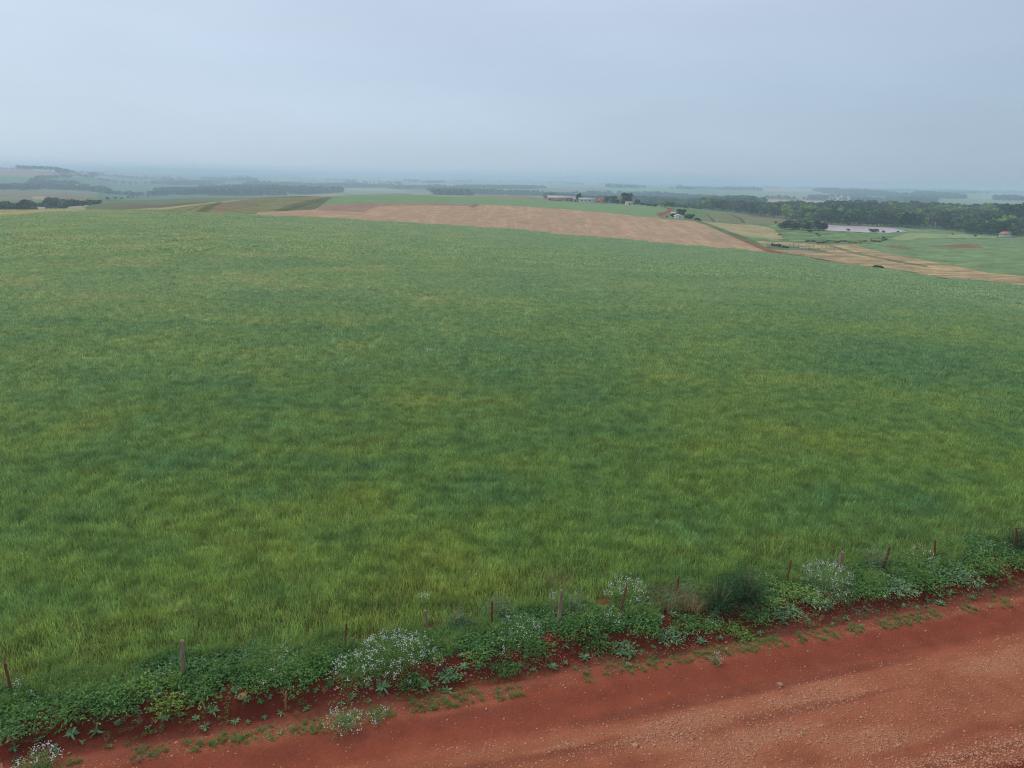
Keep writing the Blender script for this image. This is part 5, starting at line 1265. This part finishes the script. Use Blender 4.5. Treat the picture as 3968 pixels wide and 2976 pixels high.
# garden wall, tank, poles, trough
def simple(name, V, F, m, lab, cat, group=None, loc=None, rz=0, rmin=400, px=None, py=None):
    x, y, z, r = onground(px, py, rmin); o = link(name, mesh_np(name, V, F, mats=(m,))); o.location = (x, y, z); o.rotation_euler.z = -math.atan2(x, y)+rz
    tag(o, lab, cat, group); return o
V, F = box(-4, 4.5, 0, .25, -.3, 1.3); V2, F2 = box(-4.1, 4.6, -.06, .31, 1.3, 1.42)
simple('garden_wall', V+V2, F+[tuple(a+8 for a in f) for f in F2], B_GREYW, 'low grey garden wall in front of the turquoise house', 'wall', px=3903, py=920, rmin=420)
V, F4 = tube_q([((0, 0, 0), 1.5), ((0, 0, .3), 1.6), ((0, 0, 1.9), 1.5), ((0, 0, 2.2), 1.0), ((0, 0, 2.35), .2)], 14)
simple('water_tank', V, F4, B_BLUE, 'round blue water tank under the trees left of the turquoise house', 'tank', px=3843, py=906, rmin=420)
for px, b, t, lab in [(3621, 888, 861, 'tall pale pole in front of the wood, right of the pond'), (2974, 792, 777, 'left one of two thin masts on the far pale green field'), (2984, 793, 779, 'right one of two thin masts on the far pale green field'), (2776, 862, 848, 'thin pole standing in the olive field')]:
    x, y, z, r = onground(px, b, 450 if b > 800 else 1000); d = pray(px, t); h = HC+d[2]/math.hypot(d[0], d[1])*r-z; k = r/600
    V, F4 = tube_q([((0, 0, -.2), .16*k), ((0, 0, h), .11*k)], 7); v2, f2 = box(-.9*k, .9*k, -.06*k, .06*k, h-.6*k, h-.42*k)
    o = link('utility_pole', mesh_np('utility_pole', np.concatenate([V, np.array(v2)]), np.concatenate([F4, np.array(f2)+len(V)]), mats=(B_CREAM,))); o.location = (x, y, z); o.rotation_euler.z = .5
    tag(o, lab, 'pole', 'poles')
tv, tf = [], []
for bb in (box(-1.9, 1.9, -.5, .5, .75, .95), box(-1.5, -1.2, -.4, .4, -.1, .75), box(1.2, 1.5, -.4, .4, -.1, .75), box(-.3, .3, -.4, .4, -.1, .75)):
    tf += [tuple(a+len(tv) for a in f) for f in bb[1]]; tv += bb[0]
simple('feeding_trough', tv, tf, B_CREAM, 'long pale feeding trough on legs in the green strip of the straw field', 'trough', px=3115, py=968, rmin=250)
g = np.random.default_rng(9)
for i in range(16):
    px = 2998+i*15.5+g.uniform(-3, 3); py = 948+i*1.0+g.uniform(-2, 2)+(8 if i % 4 == 3 else 0); x, y, z, r = onground(px, py, 250)
    h = g.uniform(.5, 1.4); V, F4, F3 = tube([((0, 0, -.2), .13), ((.02, 0, h*.5), .12), ((g.uniform(-.15, .15), 0, h), .10)], 7)
    o = link('field_stake', mesh_np('field_stake', V, F4, F3, mats=(M_RUST,))); o.location = (x, y, z)
    tag(o, 'small dark stake in the line across the top of the straw field', 'stake', 'stakes across the straw field')
# grazing cow
def cow(px, py, lab):
    x, y, z, r = onground(px, py, 380); me = bpy.data.meshes.new('cow')
    J = {'hip': (1.0, 0, 1.15, .33), 'mid': (.45, 0, 1.08, .40), 'sho': (-.05, 0, 1.12, .36), 'nk': (-.45, 0, .95, .20), 'hd': (-.85, 0, .45, .15), 'mz': (-1.0, 0, .16, .09),
         'fl1': (-.08, .2, .75, .13), 'fl2': (-.1, .22, .42, .075), 'fl3': (-.1, .22, .03, .07), 'fr1': (-.02, -.2, .75, .13), 'fr2': (.04, -.22, .42, .075), 'fr3': (.0, -.22, .03, .07),
         'bl1': (1.0, .2, .78, .17), 'bl2': (1.14, .22, .45, .08), 'bl3': (1.06, .22, .03, .07), 'br1': (1.0, -.2, .78, .17), 'br2': (1.16, -.22, .45, .08), 'br3': (1.1, -.22, .03, .07), 't1': (1.36, 0, 1.2, .06), 't2': (1.45, 0, .6, .04),
         'e1': (-.72, .2, .68, .05), 'e2': (-.72, -.2, .68, .05)}
    ks_ = list(J); E = [('hip', 'mid'), ('mid', 'sho'), ('sho', 'nk'), ('nk', 'hd'), ('hd', 'mz'), ('sho', 'fl1'), ('fl1', 'fl2'), ('fl2', 'fl3'), ('sho', 'fr1'), ('fr1', 'fr2'), ('fr2', 'fr3'), ('hip', 'bl1'), ('bl1', 'bl2'), ('bl2', 'bl3'), ('hip', 'br1'), ('br1', 'br2'), ('br2', 'br3'), ('hip', 't1'), ('t1', 't2'), ('nk', 'e1'), ('nk', 'e2')]
    me.from_pydata([J[k][:3] for k in ks_], [(ks_.index(a), ks_.index(b)) for a, b in E], []); o = link('cow', me)
    md = o.modifiers.new('skin', 'SKIN'); o.modifiers.new('sub', 'SUBSURF').levels = 1; sv = me.skin_vertices[0].data
    for i, k in enumerate(ks_): sv[i].radius = (J[k][3],)*2; sv[i].use_root = k == 'hip'
    m, nt, oo = mat_new('black_white_hide'); p = nt.nodes.new('ShaderNodeTexCoord').outputs['Object']; s = nt.nodes.new('ShaderNodeSeparateXYZ'); nt.links.new(p, s.inputs[0])
    diffuse(nt, oo, ramp_node(nt, [(.40, (.65, .62, .58)), (.46, (.02, .02, .02))], math_n(nt, 'ADD', math_n(nt, 'MULTIPLY', s.outputs['X'], .3), .5))); me.materials.append(m)
    o.location = (x, y, z); o.rotation_euler.z = -math.atan2(x, y)+.2; tag(o, lab, 'cow')
cow(3417, 926, 'black cow with a white head grazing in the pasture below the pond')

# ------------------------------------------------------------------ haze: even smoky air over the whole plain
M_HAZE, nt, o = mat_new('haze_air')
pv = nt.nodes.new('ShaderNodeVolumePrincipled'); pv.inputs['Color'].default_value = (.66, .85, 1.0, 1)
pv.inputs['Density'].default_value = HAZE_DENSITY; pv.inputs['Anisotropy'].default_value = 0.1
nt.links.new(pv.outputs[0], o.inputs['Volume'])
zl = float(min(ZG.min(), gz.min()))-1.5; zh = 34.0; E_ = 16500.
Vh = [(x, y, z) for z in (zl, zh) for y in (-E_, E_) for x in (-E_, E_)]
Fh = [(0, 2, 3, 1), (4, 5, 7, 6), (0, 1, 5, 4), (2, 6, 7, 3), (0, 4, 6, 2), (1, 3, 7, 5)]
tag(link('haze', mesh_np('haze', Vh, Fh, mats=(M_HAZE,))), 'pale blue smoky haze over the whole plain', 'haze', kind='stuff')
